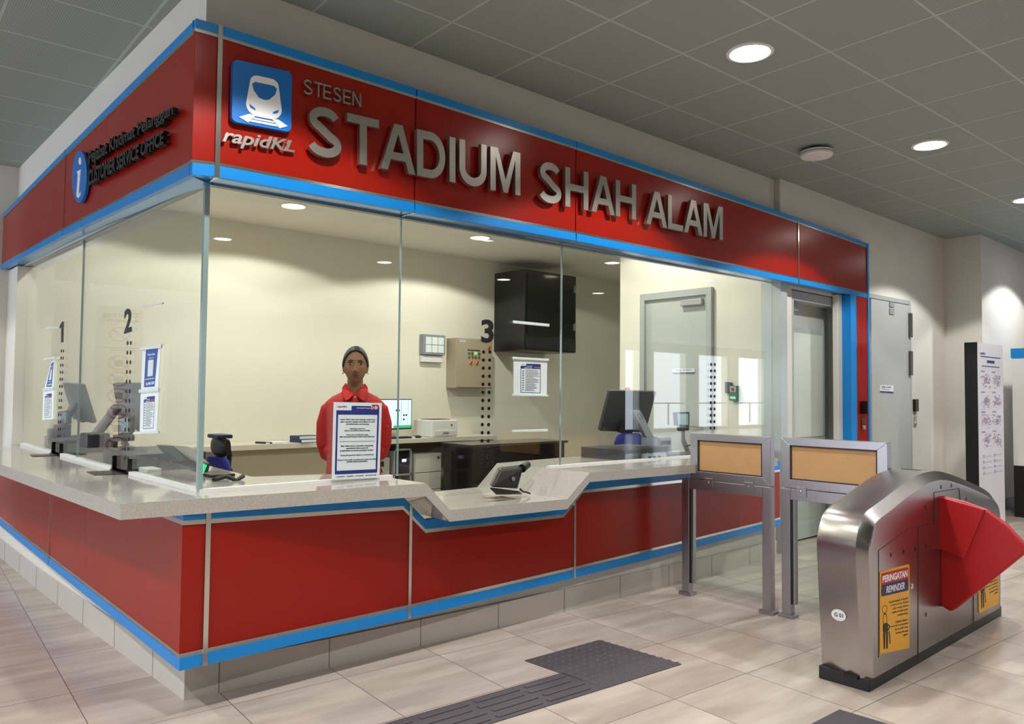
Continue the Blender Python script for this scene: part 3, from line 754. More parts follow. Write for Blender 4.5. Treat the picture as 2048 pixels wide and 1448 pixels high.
c = at(1823, 1172, 'y', YF); G().lathe([(.016, .004), (.016, -.003), (.012, -.006)], (c.x, YF, c.z), 16, 'y').build('key_lock', steel, gt)
lq = Quad((2.643, -1.672, .31), (2.6215, -1.757, .318), (2.6165, -1.757, .376), (2.638, -1.672, .368), (-1, -.25, 0))
lq.p = [p+Vector((.0, 0, 0)) for p in lq.p]
lb = lq.draw([ellipse(.5, .5, .5, .5, 32)], .0005, .003).build('gate_number_label', sign_white, gt)
lq.draw([text_fit('G 01', .2, .33, .8, .68, .02)], .003, .0036).build('gate_number', letter_black, lb)
# reminder stickers
yel = M('sticker_yellow', 'dd9f18', .45)
def reminder(q, flip=False):
    s = q.draw([rrect(0, 0, 1, 1, .05, .02)], .0005, .002).build('reminder_sticker', yel, gt)
    q.draw([rrect(.04, .83, .96, .97, .05, .02, corners='1100')], .002, .0028).build('sticker_band', print_red, s)
    q.draw([rrect(.04, .69, .96, .83, .05, .02, corners='0011')], .002, .0028).build('sticker_band', M('sticker_navy%d' % flip, '1c1f55', .5), s)
    q.draw([text_fit('PERINGATAN', .08, .855, .92, .94, .03), text_fit('REMINDER', .2, .72, .82, .80, .01, .2)], .0028, .0034).build('sticker_heading', sign_white, s)
    L = []
    for k, (t, x0) in enumerate((('Kanak-kanak di bawah', .3), ('6 tahun mesti diiringi', .34), ('oleh orang dewasa', .42), ('ketika melalui pintu', .40), ('penghadang.', .58))):
        y = .615-.045*k; L.append(text_fit(t, x0, y-.028, .95, y, .012))
    for k, (t, x0) in enumerate((('Children below 6', .5), ('must be accompanied', .36), ('by an adult when', .5), ('passing through', .52), ('gates.', .78))):
        y = .36-.045*k; L.append(text_fit(t, x0, y-.028, .95, y, 0, .2))
    q.draw(L, .002, .0026).build('sticker_text', ink, s)
    F = [ring2(.15, .53, .085, .05, .14), ring2(.16, .40, .07, .085, .2), rrect(.09, .25, .26, .36, .05, .03), line2(.24, .34, .33, .31, .03, 2), line2(.33, .31, .25, .26, .03, 2), poly([(.10, .25), (.17, .25), (.16, .05), (.12, .05)]), poly([(.19, .25), (.26, .25), (.25, .05), (.20, .05)]), line2(.30, .25, .33, .1, .03, 2)]
    q.draw(F, .002, .0026).build('adult_and_child_symbol', letter_black, s)
q = vquad(((1759, 1143), (1818, 1128), (1818, 1296), (1759, 1308)), 'y', YF, (0, -1, 0)); reminder(q)
reminder(Quad((4.19, YF, .10), (4.58, YF, .095), (4.59, YF, .56), (4.19, YF, .565), (0, -1, 0)), True)
# flap
flap_red = M('flap_red', 'b3121a', .45, bump=.1, nscale=200)
XF = 3.575
fp = [at(u, v, 'x', XF) for u, v in ((1882, 992), (1925, 1003), (1972, 1020), (2012, 1049), (2046, 1086), (2053, 1099), (2047, 1110), (1975, 1168), (1912, 1218), (1900, 1224), (1882, 1212))]
fp[0].y = fp[-1].y = -1.86
fl = G().prism([(XF, p.y, p.z) for p in fp], (.045, 0, 0)).build('flap', flap_red, gt, bevel=.012, seg=3)
pd = [at(u, v, 'x', XF) for u, v in ((1880, 993), (1971, 1019), (1929, 1118), (1881, 1098))]; pd[0].y = pd[3].y = -1.862
G().prism([(XF-.012, p.y, p.z) for p in pd], (.014, 0, 0)).build('flap_cover', flap_red, fl, bevel=.004)
# blue strip and reader on the sloping top
def topz(x): return interp(pout, x)
g = G()
for a, b in ((3.95, 4.2), (4.2, 4.5)): g.slab([(a, -1.80, topz(a)-.002), (b, -1.80, topz(b)-.002), (b, -1.70, topz(b)-.002), (a, -1.70, topz(a)-.002)], (0, 0, .006))
g.build('reader_strip', blue, gt)
G().slab([(3.56, -1.76, topz(3.56)-.002), (3.70, -1.76, topz(3.70)-.002), (3.70, -1.66, topz(3.7)-.002), (3.56, -1.66, topz(3.56)-.002)], (0, 0, .005)).build('top_sensor', black_gloss, gt)

# ------------------------------------------------------------------ totem, info cabinet, door readers
YT = -.78
tl, tr = at(1955, 684, 'y', YT), at(2005, 690, 'y', YT); yb = at(1928, 683, 'x', tl.x).y
tt = thing('totem_sign', (tl.x+.35, YT+.1, 0), 'tall black totem with a white printed map face near the end wall', 'totem')
G().box((tl.x, YT+.004, 0), (tr.x, yb+.0, tl.z)).build('totem_body', black, tt, bevel=.004)
q = Quad((tl.x, YT+.004, .02), (tr.x, YT+.004, .02), (tr.x, YT+.004, tl.z), (tl.x, YT+.004, tl.z), (0, -1, 0))
tf = q.draw([rrect(0, 0, 1, 1)], 0, .004).build('printed_face', M('totem_white', 'e4e2ec', .35), tt)
S = [rrect(.10, .925, .9, .93), rrect(.35, .895, .65, .91), rrect(.15, .875, .85, .879)]
q.draw(S+[text_fit('rapidKL', .08, .935, .3, .95, .02)], .004, .005).build('face_heading', navy, tf)
rr = random.Random(3); A1, B1, C1 = [], [], []
for row, yc in enumerate((.80, .69, .585, .48)):
    for col, xc in enumerate((.29, .72)):
        for k in range(60):
            x, y = xc+rr.gauss(0, .085), yc+rr.gauss(0, .017); w, h = rr.uniform(.015, .06), rr.uniform(.002, .007)
            x = max(xc-.19, min(xc+.13, x)); y = max(yc-.04, min(yc+.03, y))
            (A1, B1, C1)[k % 3].append(rrect(x, y, x+w, y+h))
        B1.append(rrect(xc-.18, yc+.046, xc-.04, yc+.051))
for yc in (.40, .37, .34, .31):
    for xc in (.12, .55):
        B1 += [ring2(xc+.05, yc, .03, .008, .3, 10)]; A1 += [rrect(xc+.1, yc-.002, xc+.34, yc)]
q.draw(A1, .004, .005).build('map_print', M('print_lilac', 'a9aec8', .5), tf)
q.draw(B1, .004, .0055).build('map_print', M('print_slate', '808bab', .5), tf)
q.draw(C1, .004, .006).build('map_print', M('print_pink', 'c9a2b0', .5), tf)
ic = thing('info_cabinet', (10.4, -.7, 0), 'white info cabinet with blue top band and black base by the end wall', 'cabinet')
ix = at(2029, 1030, 'y', -.60).x
izt, izb = at(2029, 698, 'y', -.60).z, at(2029, 717, 'y', -.60).z
G().box((ix, -.95, .62), (ix+.9, -.60, izb)).build('cabinet_body', white_plastic, ic)
G().box((ix-.01, -.96, izb), (ix+.91, -.59, izt)).build('blue_band', blue, ic)
G().box((ix, -.95, 0), (ix+.9, -.60, .62)).build('black_base', black, ic)
def reader(name_label, u0, v0, u1, v1, yv, mat=black_gloss):
    c0, c1 = at(u0, v0, 'y', yv), at(u1, v1, 'y', yv)
    t = thing('card_reader', ((c0.x+c1.x)/2, yv, c1.z), name_label, 'card reader', 'card readers by the doors')
    G().box((c0.x, yv-.03, c1.z), (c1.x, yv, c0.z)).build('reader_body', mat, t, bevel=.008)
    h = c0.z-c1.z
    eb = G().box((c0.x+.02, yv-.012, c1.z-.25*h-.13), (c1.x-.02, yv, c1.z-.05)).build('exit_button_plate', steel, t, bevel=.003)
    G().lathe([(.022, 0), (.022, -.008), (.012, -.012)], ((c0.x+c1.x)/2, yv-.012, c1.z-.14), 14, 'y').build('button', silver_plastic, eb)
reader('slim black card reader on the narrow red pilaster of the entrance', 1721, 802, 1730, 828, .0)
reader('slim black card reader on the white wall beside the grey store door', 1825, 798, 1833, 823, .064)

# ------------------------------------------------------------------ ceiling fittings
def downlight(x, y, z, label, r=.135, grp='recessed downlights in the hall ceiling', mat=lamp, power=90, col=(1, .985, .955), cone=124):
    t = thing('downlight', (x, y, z), label, 'ceiling light', grp)
    G().lathe([(r, 0), (r, -.008), (r*.86, -.012), (r*.80, .0), (r*.80, -.002)], (x, y, z), 36).build('trim_ring', white_plastic, t, smooth=True)
    G().lathe([(r*.80, -.001), (r*.80, -.004)], (x, y, z), 32).build('diffuser', mat, t)
    l = bpy.data.lights.new('downlight_lamp', 'SPOT'); l.energy = power; l.spot_size = R(cone); l.spot_blend = .12; l.shadow_soft_size = .06; l.color = col
    lo = bpy.data.objects.new('downlight_lamp', l); COL.objects.link(lo); lo.location = (x, y, z-.03)
    return t
HALL_P = 150
downlight(2.773, -1.143, CZ, 'bright round downlight, the largest one in view in the perforated ceiling', power=HALL_P)
downlight(5.306, -1.229, CZ, 'round downlight in the perforated ceiling beyond the white smoke detector', power=HALL_P)
downlight(7.83, -1.25, CZ, 'round downlight cut off by the right edge of the photo', power=HALL_P)
out = 'round downlight of the hall ceiling seen only mirrored in the office glass'
for x in (-4.8, -2.28, .24, 2.76, 5.3, 7.8, 10.35):
    for y in (-1.15, -3.7, -6.2):
        if y == -1.15 and 2.5 < x < 8: continue
        downlight(x, y-.03*x*.5, CZ, out, power=HALL_P*(1 if y > -2 else .6))
for y in (1.4, 3.9): downlight(-2.3, y, CZ, out, power=HALL_P)
sd = thing('smoke_detector', (4.758, -.562, CZ), 'white round smoke detector hanging under the perforated ceiling', 'smoke detector')
G().lathe([(.055, 0), (.055, -.02)], (4.758, -.562, CZ), 24).build('mount', seal, sd)
G().lathe([(.10, -.02), (.125, -.025), (.125, -.06), (.118, -.068), (.0, -.07)], (4.758, -.562, CZ), 36).build('detector_body', white_plastic, sd, smooth=True)
G().lathe([(.127, -.040), (.127, -.044)], (4.758, -.562, CZ), 36).build('seam_ring', mid_grey, sd)
OFF_P = 75
warm = (1, .955, .85)
downlight(2.30, 3.67, OC, 'office downlight seen through the glass above the attendant', grp='recessed downlights in the office ceiling', mat=lamp_warm, power=OFF_P*1.2, col=warm, cone=150)
downlight(4.65, 3.57, OC, 'office downlight above the wall mounted panel box', grp='recessed downlights in the office ceiling', mat=lamp_warm, power=OFF_P*1.6, col=warm, cone=150)
hid = 'office downlight hidden above the front glass head'
for x, y in ((1.0, 1.3), (2.9, 1.3), (4.7, 1.3), (7.4, 3.2), (.8, 3.6)):
    downlight(x, y, OC, hid, grp='recessed downlights in the office ceiling', mat=lamp_warm, power=OFF_P*(.35 if x > 7 else 1), col=warm, cone=150)
# ------------------------------------------------------------------ the attendant
skin = M('skin', '9a6b4e', .5, spec=.35)
hair_m = M('hair', '0d0a09', .55)
shirt_m = M('shirt_red', 'c40f14', .75, bump=.15, nscale=300)
collar_m = M('collar_red', 'cc1a1c', .75)
trouser_m = M('trouser_black', '121216', .8)
lip_m = M('lips', '6a2320', .45); brow_m = M('brow', '120c0a', .7); eye_m = M('eye_white', 'cfc8c0', .3); iris_m = M('iris', '080504', .15); bindi_m = M('bindi', '3a0508', .5)
pm = Matrix.Translation((1.321, .781, 0)) @ Matrix.Rotation(R(-30.7), 4, 'Z')
person = thing('person', (1.321, .781, 0), 'woman in red collared shirt and blue lanyard standing behind the glass, hands behind her', 'person')
def plocal(g):
    for v in g.bm.verts: v.co = pm @ v.co
    return g
HC = Vector((0, -.005, 1.603))
def ga(d, s): return math.exp(-(d/s)**2)
def head_pt(th, ph, off=0.):
    c = math.cos(ph); x, y, z = math.sin(th)*c, -math.cos(th)*c, math.sin(ph)
    rx, ry, rz = .0725, (.090 if y < 0 else .100), (.118 if z > 0 else .118)
    d = max(0., -z)
    wx = 1-.30*d**2.2-.06*d; wy = 1-(.42*d**1.5 if y > 0 else .10*d**2)
    sx = math.copysign(abs(x)**.92, x)
    p = Vector((rx*sx*wx, ry*y*wy, rz*z))
    if y < .25:
        X, Z = p.x, p.z; f = 0.
        f += .024*ga(X, .0085+.006*ga(Z+.032, .012))*ga(Z+.030, .014) + .013*ga(X, .009)*ga(Z+.008, .022)
        f += .006*(ga(X-.014, .007)+ga(X+.014, .007))*ga(Z+.037, .008)
        f -= .0085*(ga(X-.031, .017)+ga(X+.031, .017))*ga(Z-.012, .012)
        f += .004*(ga(X-.03, .022)+ga(X+.03, .022))*ga(Z-.031, .009)
        f += .005*(ga(X-.042, .018)+ga(X+.042, .018))*ga(Z+.022, .02)
        f += .006*ga(X, .022)*(ga(Z+.056, .006)+ga(Z+.068, .007)) - .003*ga(X, .03)*ga(Z+.0625, .003)
        f += .006*ga(X, .018)*ga(Z+.098, .012) - .003*ga(X, .03)*ga(Z+.082, .007)
        p.y -= f
    if off: p += Vector((x, y, z))*off
    return HC + p
NU, NV = 64, 44
def sphere_rings(f, ph0=-PI/2+.02, ph1=PI/2-.02): return [[f(2*PI*i/NU, lerp(ph0, ph1, j/NV)) for i in range(NU)] for j in range(NV+1)]
def ering(cx, cy, z, rx, ry, n=28, sq=1.): return [Vector((cx+rx*math.copysign(abs(math.cos(2*PI*k/n))**sq, math.cos(2*PI*k/n)), cy+ry*math.copysign(abs(math.sin(2*PI*k/n))**sq, math.sin(2*PI*k/n)), z)) for k in range(n)]
b = G()
b.loft(sphere_rings(head_pt))
b.loft([ering(0, .02, z, rx, ry) for z, rx, ry in ((1.36, .075, .06), (1.42, .058, .054), (1.47, .050, .050), (1.53, .049, .052), (1.57, .05, .055))])
for s in (-1, 1):   # ears
    b.ell(HC+Vector((s*.073, .010, -.010)), (.009, .018, .030), 12, 10)
    b.ell(HC+Vector((s*.071, .004, -.036)), (.007, .010, .010), 10, 8)
b.loft([ering(0, .01, z, rx, ry) for z, rx, ry in ((.80, .14, .095), (.95, .145, .10), (1.08, .13, .09), (1.22, .145, .09), (1.33, .135, .075), (1.40, .07, .05))])
for s in (-1, 1):
    b.tube([(s*.145, .01, 1.345), (s*.155, .03, 1.22), (s*.16, .06, 1.10), (s*.11, .13, 1.02), (s*.05, .165, .965)], [.042, .038, .034, .030, .024], 14)
    b.tube([(s*.085, .01, .86), (s*.09, .0, .50), (s*.088, .02, .09)], [.085, .058, .04], 16)
    b.tube([(s*.088, .03, .06), (s*.09, -.04, .04), (s*.095, -.12, .035)], [.04, .035, .028], 12)
    # hand: palm, four fingers of unequal length and a thumb, clasped behind the back
    pc = Vector((s*.022, .175, .935))
    b.ell(pc, (.036, .018, .042), 14, 10)
    for k, (dx, L) in enumerate(((-.026, .058), (-.009, .068), (.009, .065), (.025, .052))):
        p0 = pc+Vector((dx*s*-1, .0, -.03)); b.tube([p0, p0+Vector((-s*.012, .010, -L*.45)), p0+Vector((-s*.030, .004, -L*.85)), p0+Vector((-s*.040, -.008, -L))], [.009, .0085, .008, .006], 8)
    p0 = pc+Vector((s*.03, .0, .0)); b.tube([p0, p0+Vector((s*.014, .014, -.02)), p0+Vector((s*.008, .024, -.045))], [.011, .010, .007], 8)
body_o = plocal(b).build('body', skin, person)
rm = body_o.modifiers.new('remesh', 'REMESH'); rm.mode = 'VOXEL'; rm.voxel_size = .0036; rm.use_smooth_shade = True
sm = body_o.modifiers.new('smooth', 'CORRECTIVE_SMOOTH'); sm.iterations = 2; sm.factor = .4; sm.use_only_smooth = True
# hair, drawn tight to the head with a parted hairline
def hairline(th):
    a = abs((th+PI) % (2*PI)-PI)     # 0 at the front
    return interp([(0, .86), (.35, .80), (.75, .62), (1.05, .30), (1.25, .02), (1.45, -.10), (1.7, -.16), (2.1, -.42), (3.15, -.62)], a)
g = G(); rings = []
for j in range(15):
    ring = []
    for i in range(NU):
        th = 2*PI*i/NU; lo = hairline(th); ring.append(head_pt(th, lerp(lo, PI/2-.02, j/14), .011 if j else .002))
    rings.append(ring)
g.loft(rings, cap=True)
hr = plocal(g).build('hair', hair_m, person, smooth=True)
g = G().ell(HC+Vector((0, .115, .0)), (.045, .035, .045), 18, 12); plocal(g).build('hair_bun', hair_m, hr, smooth=True)
for s in (-1, 1):
    ey = plocal(G().ell(HC+Vector((s*.031, -.0735, .0125)), (.0150, .011, .0068), 16, 10)).build('eye', eye_m, person, smooth=True)
    plocal(G().ell(HC+Vector((s*.0325, -.0798, .0125)), (.0078, .005, .0072), 14, 8)).build('iris', iris_m, ey, smooth=True)
    plocal(G().tube([HC+Vector((s*.016, -.0825, .019)), HC+Vector((s*.03, -.0845, .0205)), HC+Vector((s*.0480, -.0765, .0145))], [.0016, .0026, .0016], 6)).build('eyelid_line', brow_m, ey)
    plocal(G().tube([HC+Vector((s*.012, -.087, .031)), HC+Vector((s*.028, -.0885, .0350)), HC+Vector((s*.048, -.0765, .0285))], [.0028, .0036, .0014], 8)).build('eyebrow', brow_m, person, smooth=True)
    plocal(G().ell(HC+Vector((s*.0775, .002, -.048)), (.004, .004, .004), 10, 6)).build('earring', M('earring%d' % (s+1), '4c3a2a', .3, metal=.7), person)
lp_ = plocal(G().tube([HC+Vector(p) for p in ((-.027, -.0790, -.0570), (-.014, -.0885, -.0600), (-.005, -.0925, -.0590), (0, -.0925, -.0597), (.005, -.0925, -.0590), (.014, -.0885, -.0600), (.027, -.0790, -.0570))], [.0012, .0036, .0044, .0042, .0044, .0036, .0012], 10)).build('lips', lip_m, person, smooth=True)
plocal(G().tube([HC+Vector(p) for p in ((-.022, -.0815, -.0605), (-.011, -.0895, -.0660), (0, -.0920, -.0675), (.011, -.0895, -.0660), (.022, -.0815, -.0605))], [.001, .0045, .0056, .0045, .001], 10)).build('lower_lip', lip_m, lp_, smooth=True)
plocal(G().ell(HC+Vector((0, -.0915, .034)), (.0028, .0022, .0034), 10, 6)).build('bindi', bindi_m, person)
# shirt
g = G()
prof = [(.74, .185, .135), (.84, .180, .130), (.95, .170, .124), (1.06, .160, .118), (1.16, .163, .118), (1.26, .185, .116), (1.33, .192, .106), (1.375, .182, .094), (1.41, .145, .080), (1.44, .085, .070), (1.46, .066, .062)]
rg = [ering(0, .01 if z < 1.4 else .015, z, rx, ry, 36, .92) for z, rx, ry in prof]
for r_, k in ((rg[-1], .042), (rg[-2], .030), (rg[-3], .012)):
    for p in r_: p.z -= k*max(0, min(1, (.03-p.y)/.07))
g.loft(rg)
for s in (-1, 1):
    g.tube([(s*.11, .012, 1.355), (s*.158, .015, 1.325), (s*.180, .03, 1.24), (s*.184, .055, 1.12), (s*.165, .09, 1.05), (s*.10, .145, 1.0), (s*.055, .17, .965)], [.045, .056, .056, .053, .052, .046, .038], 20)
    for k in range(3):   # soft folds at the bent elbow
        g.tube([(s*.10, -.055+.03*k, 1.10-.03*k), (s*.165, -.0+.03*k, 1.07-.025*k), (s*.19, .06, 1.06-.02*k)], [.010, .018, .008], 8)
shirt = plocal(g).build('shirt', shirt_m, person)
rm = shirt.modifiers.new('remesh', 'REMESH'); rm.mode = 'VOXEL'; rm.voxel_size = .007; rm.use_smooth_shade = True
sm = shirt.modifiers.new('smooth', 'SMOOTH'); sm.iterations = 5; sm.factor = .5
for s in (-1, 1):
    pts = [(s*.060, -.020, 1.492), (s*.030, -.052, 1.452), (s*.006, -.070, 1.425), (s*.034, -.108, 1.392), (s*.056, -.112, 1.380), (s*.082, -.060, 1.428), (s*.078, -.01, 1.462)]
    plocal(G().prism(pts, (0, -.010, .006))).build('collar', collar_m, shirt, bevel=.002)
    plocal(G().slab([(s*.042, -.112, 1.385), (s*.056, -.108, 1.385), (s*.034, -.134, 1.25), (s*.019, -.134, 1.25)], (0, -.006, .0))).build('lanyard_strap', M('lanyard_blue%d' % (s+1), '1e2a78', .5), person)
plocal(G().tube([(-.066, .0, 1.462), (-.060, .055, 1.475), (0, .082, 1.482), (.060, .055, 1.475), (.066, .0, 1.462)], .015, 10)).build('collar_band', collar_m, shirt, smooth=True)
g = G()
for (z0, y0), (z1, y1) in zip([(1.425, -.075), (1.36, -.1), (1.29, -.108), (1.20, -.112)], [(1.36, -.1), (1.29, -.108), (1.20, -.112), (1.0, -.116)]): g.slab([(-.013, y0, z0), (.013, y0, z0), (.013, y1, z1), (-.013, y1, z1)], (0, -.005, 0))
plocal(g).build('placket', collar_m, shirt)
for z, y in ((1.408, -.088), (1.352, -.108)): plocal(G().lathe([(.0052, 0), (.0052, -.004), (.003, -.005)], (0, y, z), 12, 'y')).build('button', white_plastic, shirt)
q = Quad(pm @ Vector((.205, -.02, 1.215)), pm @ Vector((.215, .04, 1.225)), pm @ Vector((.215, .04, 1.243)), pm @ Vector((.205, -.02, 1.233)), pm.to_3x3() @ Vector((1, -.2, 0)))
q.draw([text_fit('rapid', 0, 0, 1, 1, .02, .2)], .004, .006).build('sleeve_logo', sign_white, shirt)
g = G()
for s in (-1, 1): g.tube([(s*.085, .01, .86), (s*.09, .0, .50), (s*.088, .02, .06)], [.096, .072, .058], 20)
g.loft([ering(0, .01, z, rx, ry) for z, rx, ry in ((.74, .165, .118), (.84, .17, .12), (.95, .15, .108))])
plocal(g).build('trousers', trouser_m, person, smooth=True)
for s in (-1, 1): plocal(G().ell((s*.092, -.03, .045), (.05, .13, .045), 16, 10)).build('shoe', black, person, smooth=True)

# ------------------------------------------------------------------ notices on the glass
def sheet_text(x0, x1, y0, y1, n, seed, r=.6):
    rr = random.Random(seed); S = []
    for k in range(n):
        y = lerp(y1, y0, (k+.5)/n); S.append(rrect(x0, y-(y1-y0)/n*.22, lerp(x0, x1, rr.uniform(r, 1)), y+(y1-y0)/n*.22))
    return S
def guideline(root, q, name='notice_sheet'):
    """white sheet with a navy header and rows of icons and lines"""
    s = q.draw([rrect(0, 0, 1, 1)], 0, .002).build(name, paper, root)
    q.draw([rrect(.20, .74, .80, .82), rrect(.36, .74, .80, .88, .03, .02), ([(.20, .08), (.215, .08), (.215, .76), (.20, .76)], [(0, 1, 2, 3)]), rrect(.785, .08, .80, .76), rrect(.20, .07, .80, .085)], .002, .0026).build('sheet_border', navy, s)
    q.draw([text_fit('rapidKL', .22, .845, .33, .87, .02)], .002, .0026).build('sheet_logo', print_orange, s)
    q.draw([text_fit('Garis Panduan', .38, .80, .54, .83, .01), text_fit('Keselamatan Awam', .31, .755, .54, .785, .01)], .0026, .0032).build('sheet_title', paper, s)
    q.draw([ellipse(.62+.05*k, .78, .018, .022, 10) for k in range(4)], .0026, .0032).build('sheet_figures', print_orange, s)
    q.draw(sheet_text(.34, .77, .12, .72, 18, 5, .55), .002, .0026).build('sheet_text', ink_grey, s)
    q.draw([rrect(.25, .14+.065*k, .30, .165+.065*k, .01) for k in range(9)], .002, .0026).build('sheet_icons', ink, s)
    return s
def rail(name, pts, ax, val, n, label=None, parent=None):
    q = vquad(pts, ax, val, n); o = q.draw([rrect(0, 0, 1, 1)], 0, .010).build(name, acrylic, parent, bevel=.002)
    if label: tag(o, label, 'poster rail')
    return o
NY, NX = (0, -1, 0), (-1, 0, 0)
gy, gx = GY-.004, GX-.004
q = vquad(((1027, 718), (1094, 720), (1093, 792), (1027, 790)), 'y', gy, NY)
gp = thing('hanging_notice', q.P(.5, 0), 'white safety notice clipped between clear rails on the front glass below the black rack', 'notice', 'clipped notices on the glass')
guideline(gp, q)
rail('notice_rail', ((1024.5, 713.5), (1096, 717.5), (1096, 722), (1024.5, 718.5)), 'y', gy-.003, NY, parent=gp); rail('notice_rail', ((1024, 787.5), (1095, 789.5), (1095, 793), (1024, 792)), 'y', gy-.003, NY, parent=gp)
rail('poster_rail', ((1025.5, 641), (1097, 648), (1097, 653.5), (1025.5, 646.5)), 'y', gy, NY, 'empty clear poster rail on the front glass right of the numeral 3')
rail('poster_rail', ((1023, 860), (1094, 858), (1094, 863), (1023, 864.5)), 'y', gy, NY, 'empty clear poster rail low on the front glass under the clipped notice')
rail('poster_rail', ((289, 611), (328, 605), (328, 608.5), (289, 614.5)), 'x', gx, NX, 'empty clear poster rail above the notice with the blue sheet by numeral 2')
rail('poster_rail', ((92, 656), (112, 652.5), (112, 655), (92, 659)), 'x', gx, NX, 'empty clear poster rail on the side glass above the curled sheet by numeral 1')
def side_notice(up, low, rails, label, curl):
    q1 = vquad(up, 'x', gx-.004, NX); q2 = vquad(low, 'x', gx-.004, NX)
    t = thing('hanging_notice', q2.P(.5, 0), label, 'notice', 'clipped notices on the glass')
    s = q1.draw([rrect(0, 0, 1, 1)], 0, .002).build('contact_sheet', paper, t)
    q1.draw([poly([(.18, .07), (.80, .04), (.86, .95), (.62, .955), (.56, 1-.05), (.20, .93)])], .002, .0026).build('blue_print', M('contact_blue_%d' % len(label), '2f4f9c', .5), s)
    q1.draw([text_fit('Hubungi Kami', .32, .77, .72, .83, .015), text_fit('Contact us', .4, .71, .66, .745), rrect(.25, .235, .75, .25), text_fit('03-7885 2585', .30, .10, .78, .165, .02)], .0026, .0034).build('sheet_lettering', paper, s)
    q1.draw([rrect(.36, .30, .66, .68, .03)], .0026, .003).build('blank_code_panel', acrylic, s)
    guideline(t, q2, 'guideline_sheet')
    for r in rails: rail('notice_rail', r, 'x', gx-.007, NX, parent=t)
side_notice(((286, 694), (323, 690), (317, 775), (282.5, 782)), ((282, 786), (319, 781), (314.5, 862), (280, 864)),
    (((284, 693), (325.5, 689), (325.5, 696), (284, 701)), ((281, 779), (320, 775), (320, 782), (281, 786)), ((270, 864), (320, 861), (320, 866.5), (270, 869))), 'pair of notices with a flat blue contact sheet hanging beside numeral 2', False)
side_notice(((103, 724), (109, 720), (108, 775), (89, 778)), ((87, 782), (109, 779), (107, 838), (85, 840)),
    (((89, 717), (112, 713), (112, 717), (89, 721)), ((87, 777), (109, 774), (109, 779), (87, 782))), 'pair of notices with a curled blue contact sheet hanging beside numeral 1', True)
# large notice standing on the worktop before the attendant
q = vquad(((667, 804), (763, 806), (758, 955), (663, 960)), 'y', GY-.022, NY)
an = thing('notice_stand', q.P(.5, 0), 'large white and navy bilingual notice standing on the worktop before the attendant', 'notice')
sh = q.draw([rrect(0, 0, 1, 1)], 0, .004).build('notice_sheet', M('notice_paper', 'dfeaee', .25), an)
fr = [rrect(.055, .875, .945, .92, .02, .012), rrect(.36, .86, .945, .955, .02, .012)]
q.draw([rrect(.055, .84, .945, .895), rrect(.36, .86, .945, .955, .02, .012, corners='1100'), rrect(.055, .075, .09, .86), rrect(.91, .075, .945, .86), rrect(.055, .07, .945, .115, .02, .014, corners='0011')], .004, .005).build('navy_border', navy, sh)
q.draw([rrect(.78, .92, .93, .975, .02, .012)], .005, .0056).build('red_badge', print_red, sh)
q.draw([text_fit('Notis Kepada Penumpang', .47, .918, .74, .936, .01), ring2(.87, .935, .035, .022, .3), rrect(.86, .925, .88, .945), ring2(.79, .933, .03, .02, .35)], .0056, .0064).build('heading_lettering', paper, sh)
q.draw([text_fit('rapidKL', .07, .925, .27, .955, .02, .2)], .004, .005).build('notice_logo', print_red, sh)
L = []
for s, x0, x1, y, bo in (('Laluan Shah Alam kini sedang melalui fasa', .13, .87, .775, .02), ('ujian operasi sebagai persediaan ke arah', .14, .86, .745, .02), ('perkhidmatan penumpang.', .26, .74, .715, .02),
        ('Sepanjang tempoh ini,', .34, .66, .655, 0), ('laluan ini merupakan kawasan larangan.', .23, .77, .63, 0), ('Orang awam dinasihatkan supaya', .27, .73, .575, 0), ('tidak memasuki kawasan stesen tanpa kebenaran.', .13, .87, .55, .015),
        ('Shah Alam Line is currently undergoing', .16, .84, .43, .02), ('operational trials as part of', .27, .73, .40, .02), ('preparations towards passenger service.', .15, .85, .37, .02),
        ('During this period the station is a restricted area.', .16, .86, .31, 0), ('Members of the public are advised not to enter the station', .10, .92, .25, .0), ('premises without authorisation.', .29, .73, .225, .012)):
    L.append(text_fit(s, x0, y-.011, x1, y+.011, bo))
L.append(rrect(.13, .49, .87, .492)); L.append(text_fit('myrapid   rapidkl   askrapid   myrapid.my', .09, .03, .93, .046))
q.draw(L, .004, .005).build('notice_text', ink, sh)

# ------------------------------------------------------------------ counter equipment
ZR = .938
def flat(t, name, pts, vec, mat, bev=.004, parent=None): return G().prism(pts, vec).build(name, mat, parent or t, bevel=bev)
def drawer(C, L, Rr, h, z, label):
    C, L, Rr = [Vector((p[0], p[1], z+.002)) for p in (C, L, Rr)]; F = L+Rr-C
    t = thing('cash_drawer', C, label, 'cash drawer', 'cash drawers on the worktop')
    G().prism([C, Rr, F, L], (0, 0, h)).build('drawer_case', dark_grey, t, bevel=.006)
    e1, e2 = (Rr-C), (L-C); up = Vector((0, 0, 1))
    n = e1.normalized().cross(up)
    qd = Quad(C+e1*.05+up*h*.15, C+e1*.95+up*h*.15, C+e1*.95+up*h*.85, C+e1*.05+up*h*.85, n)
    fr = qd.draw([rrect(0, 0, 1, 1)], 0, .002).build('drawer_front', M('drawer_front_%d' % int(C.y*100), '2b2930', .5), t)
    qd.draw([ring2(.5, .5, .03, .16, .4)], .002, .004).build('lock', silver_plastic, fr)
    return t
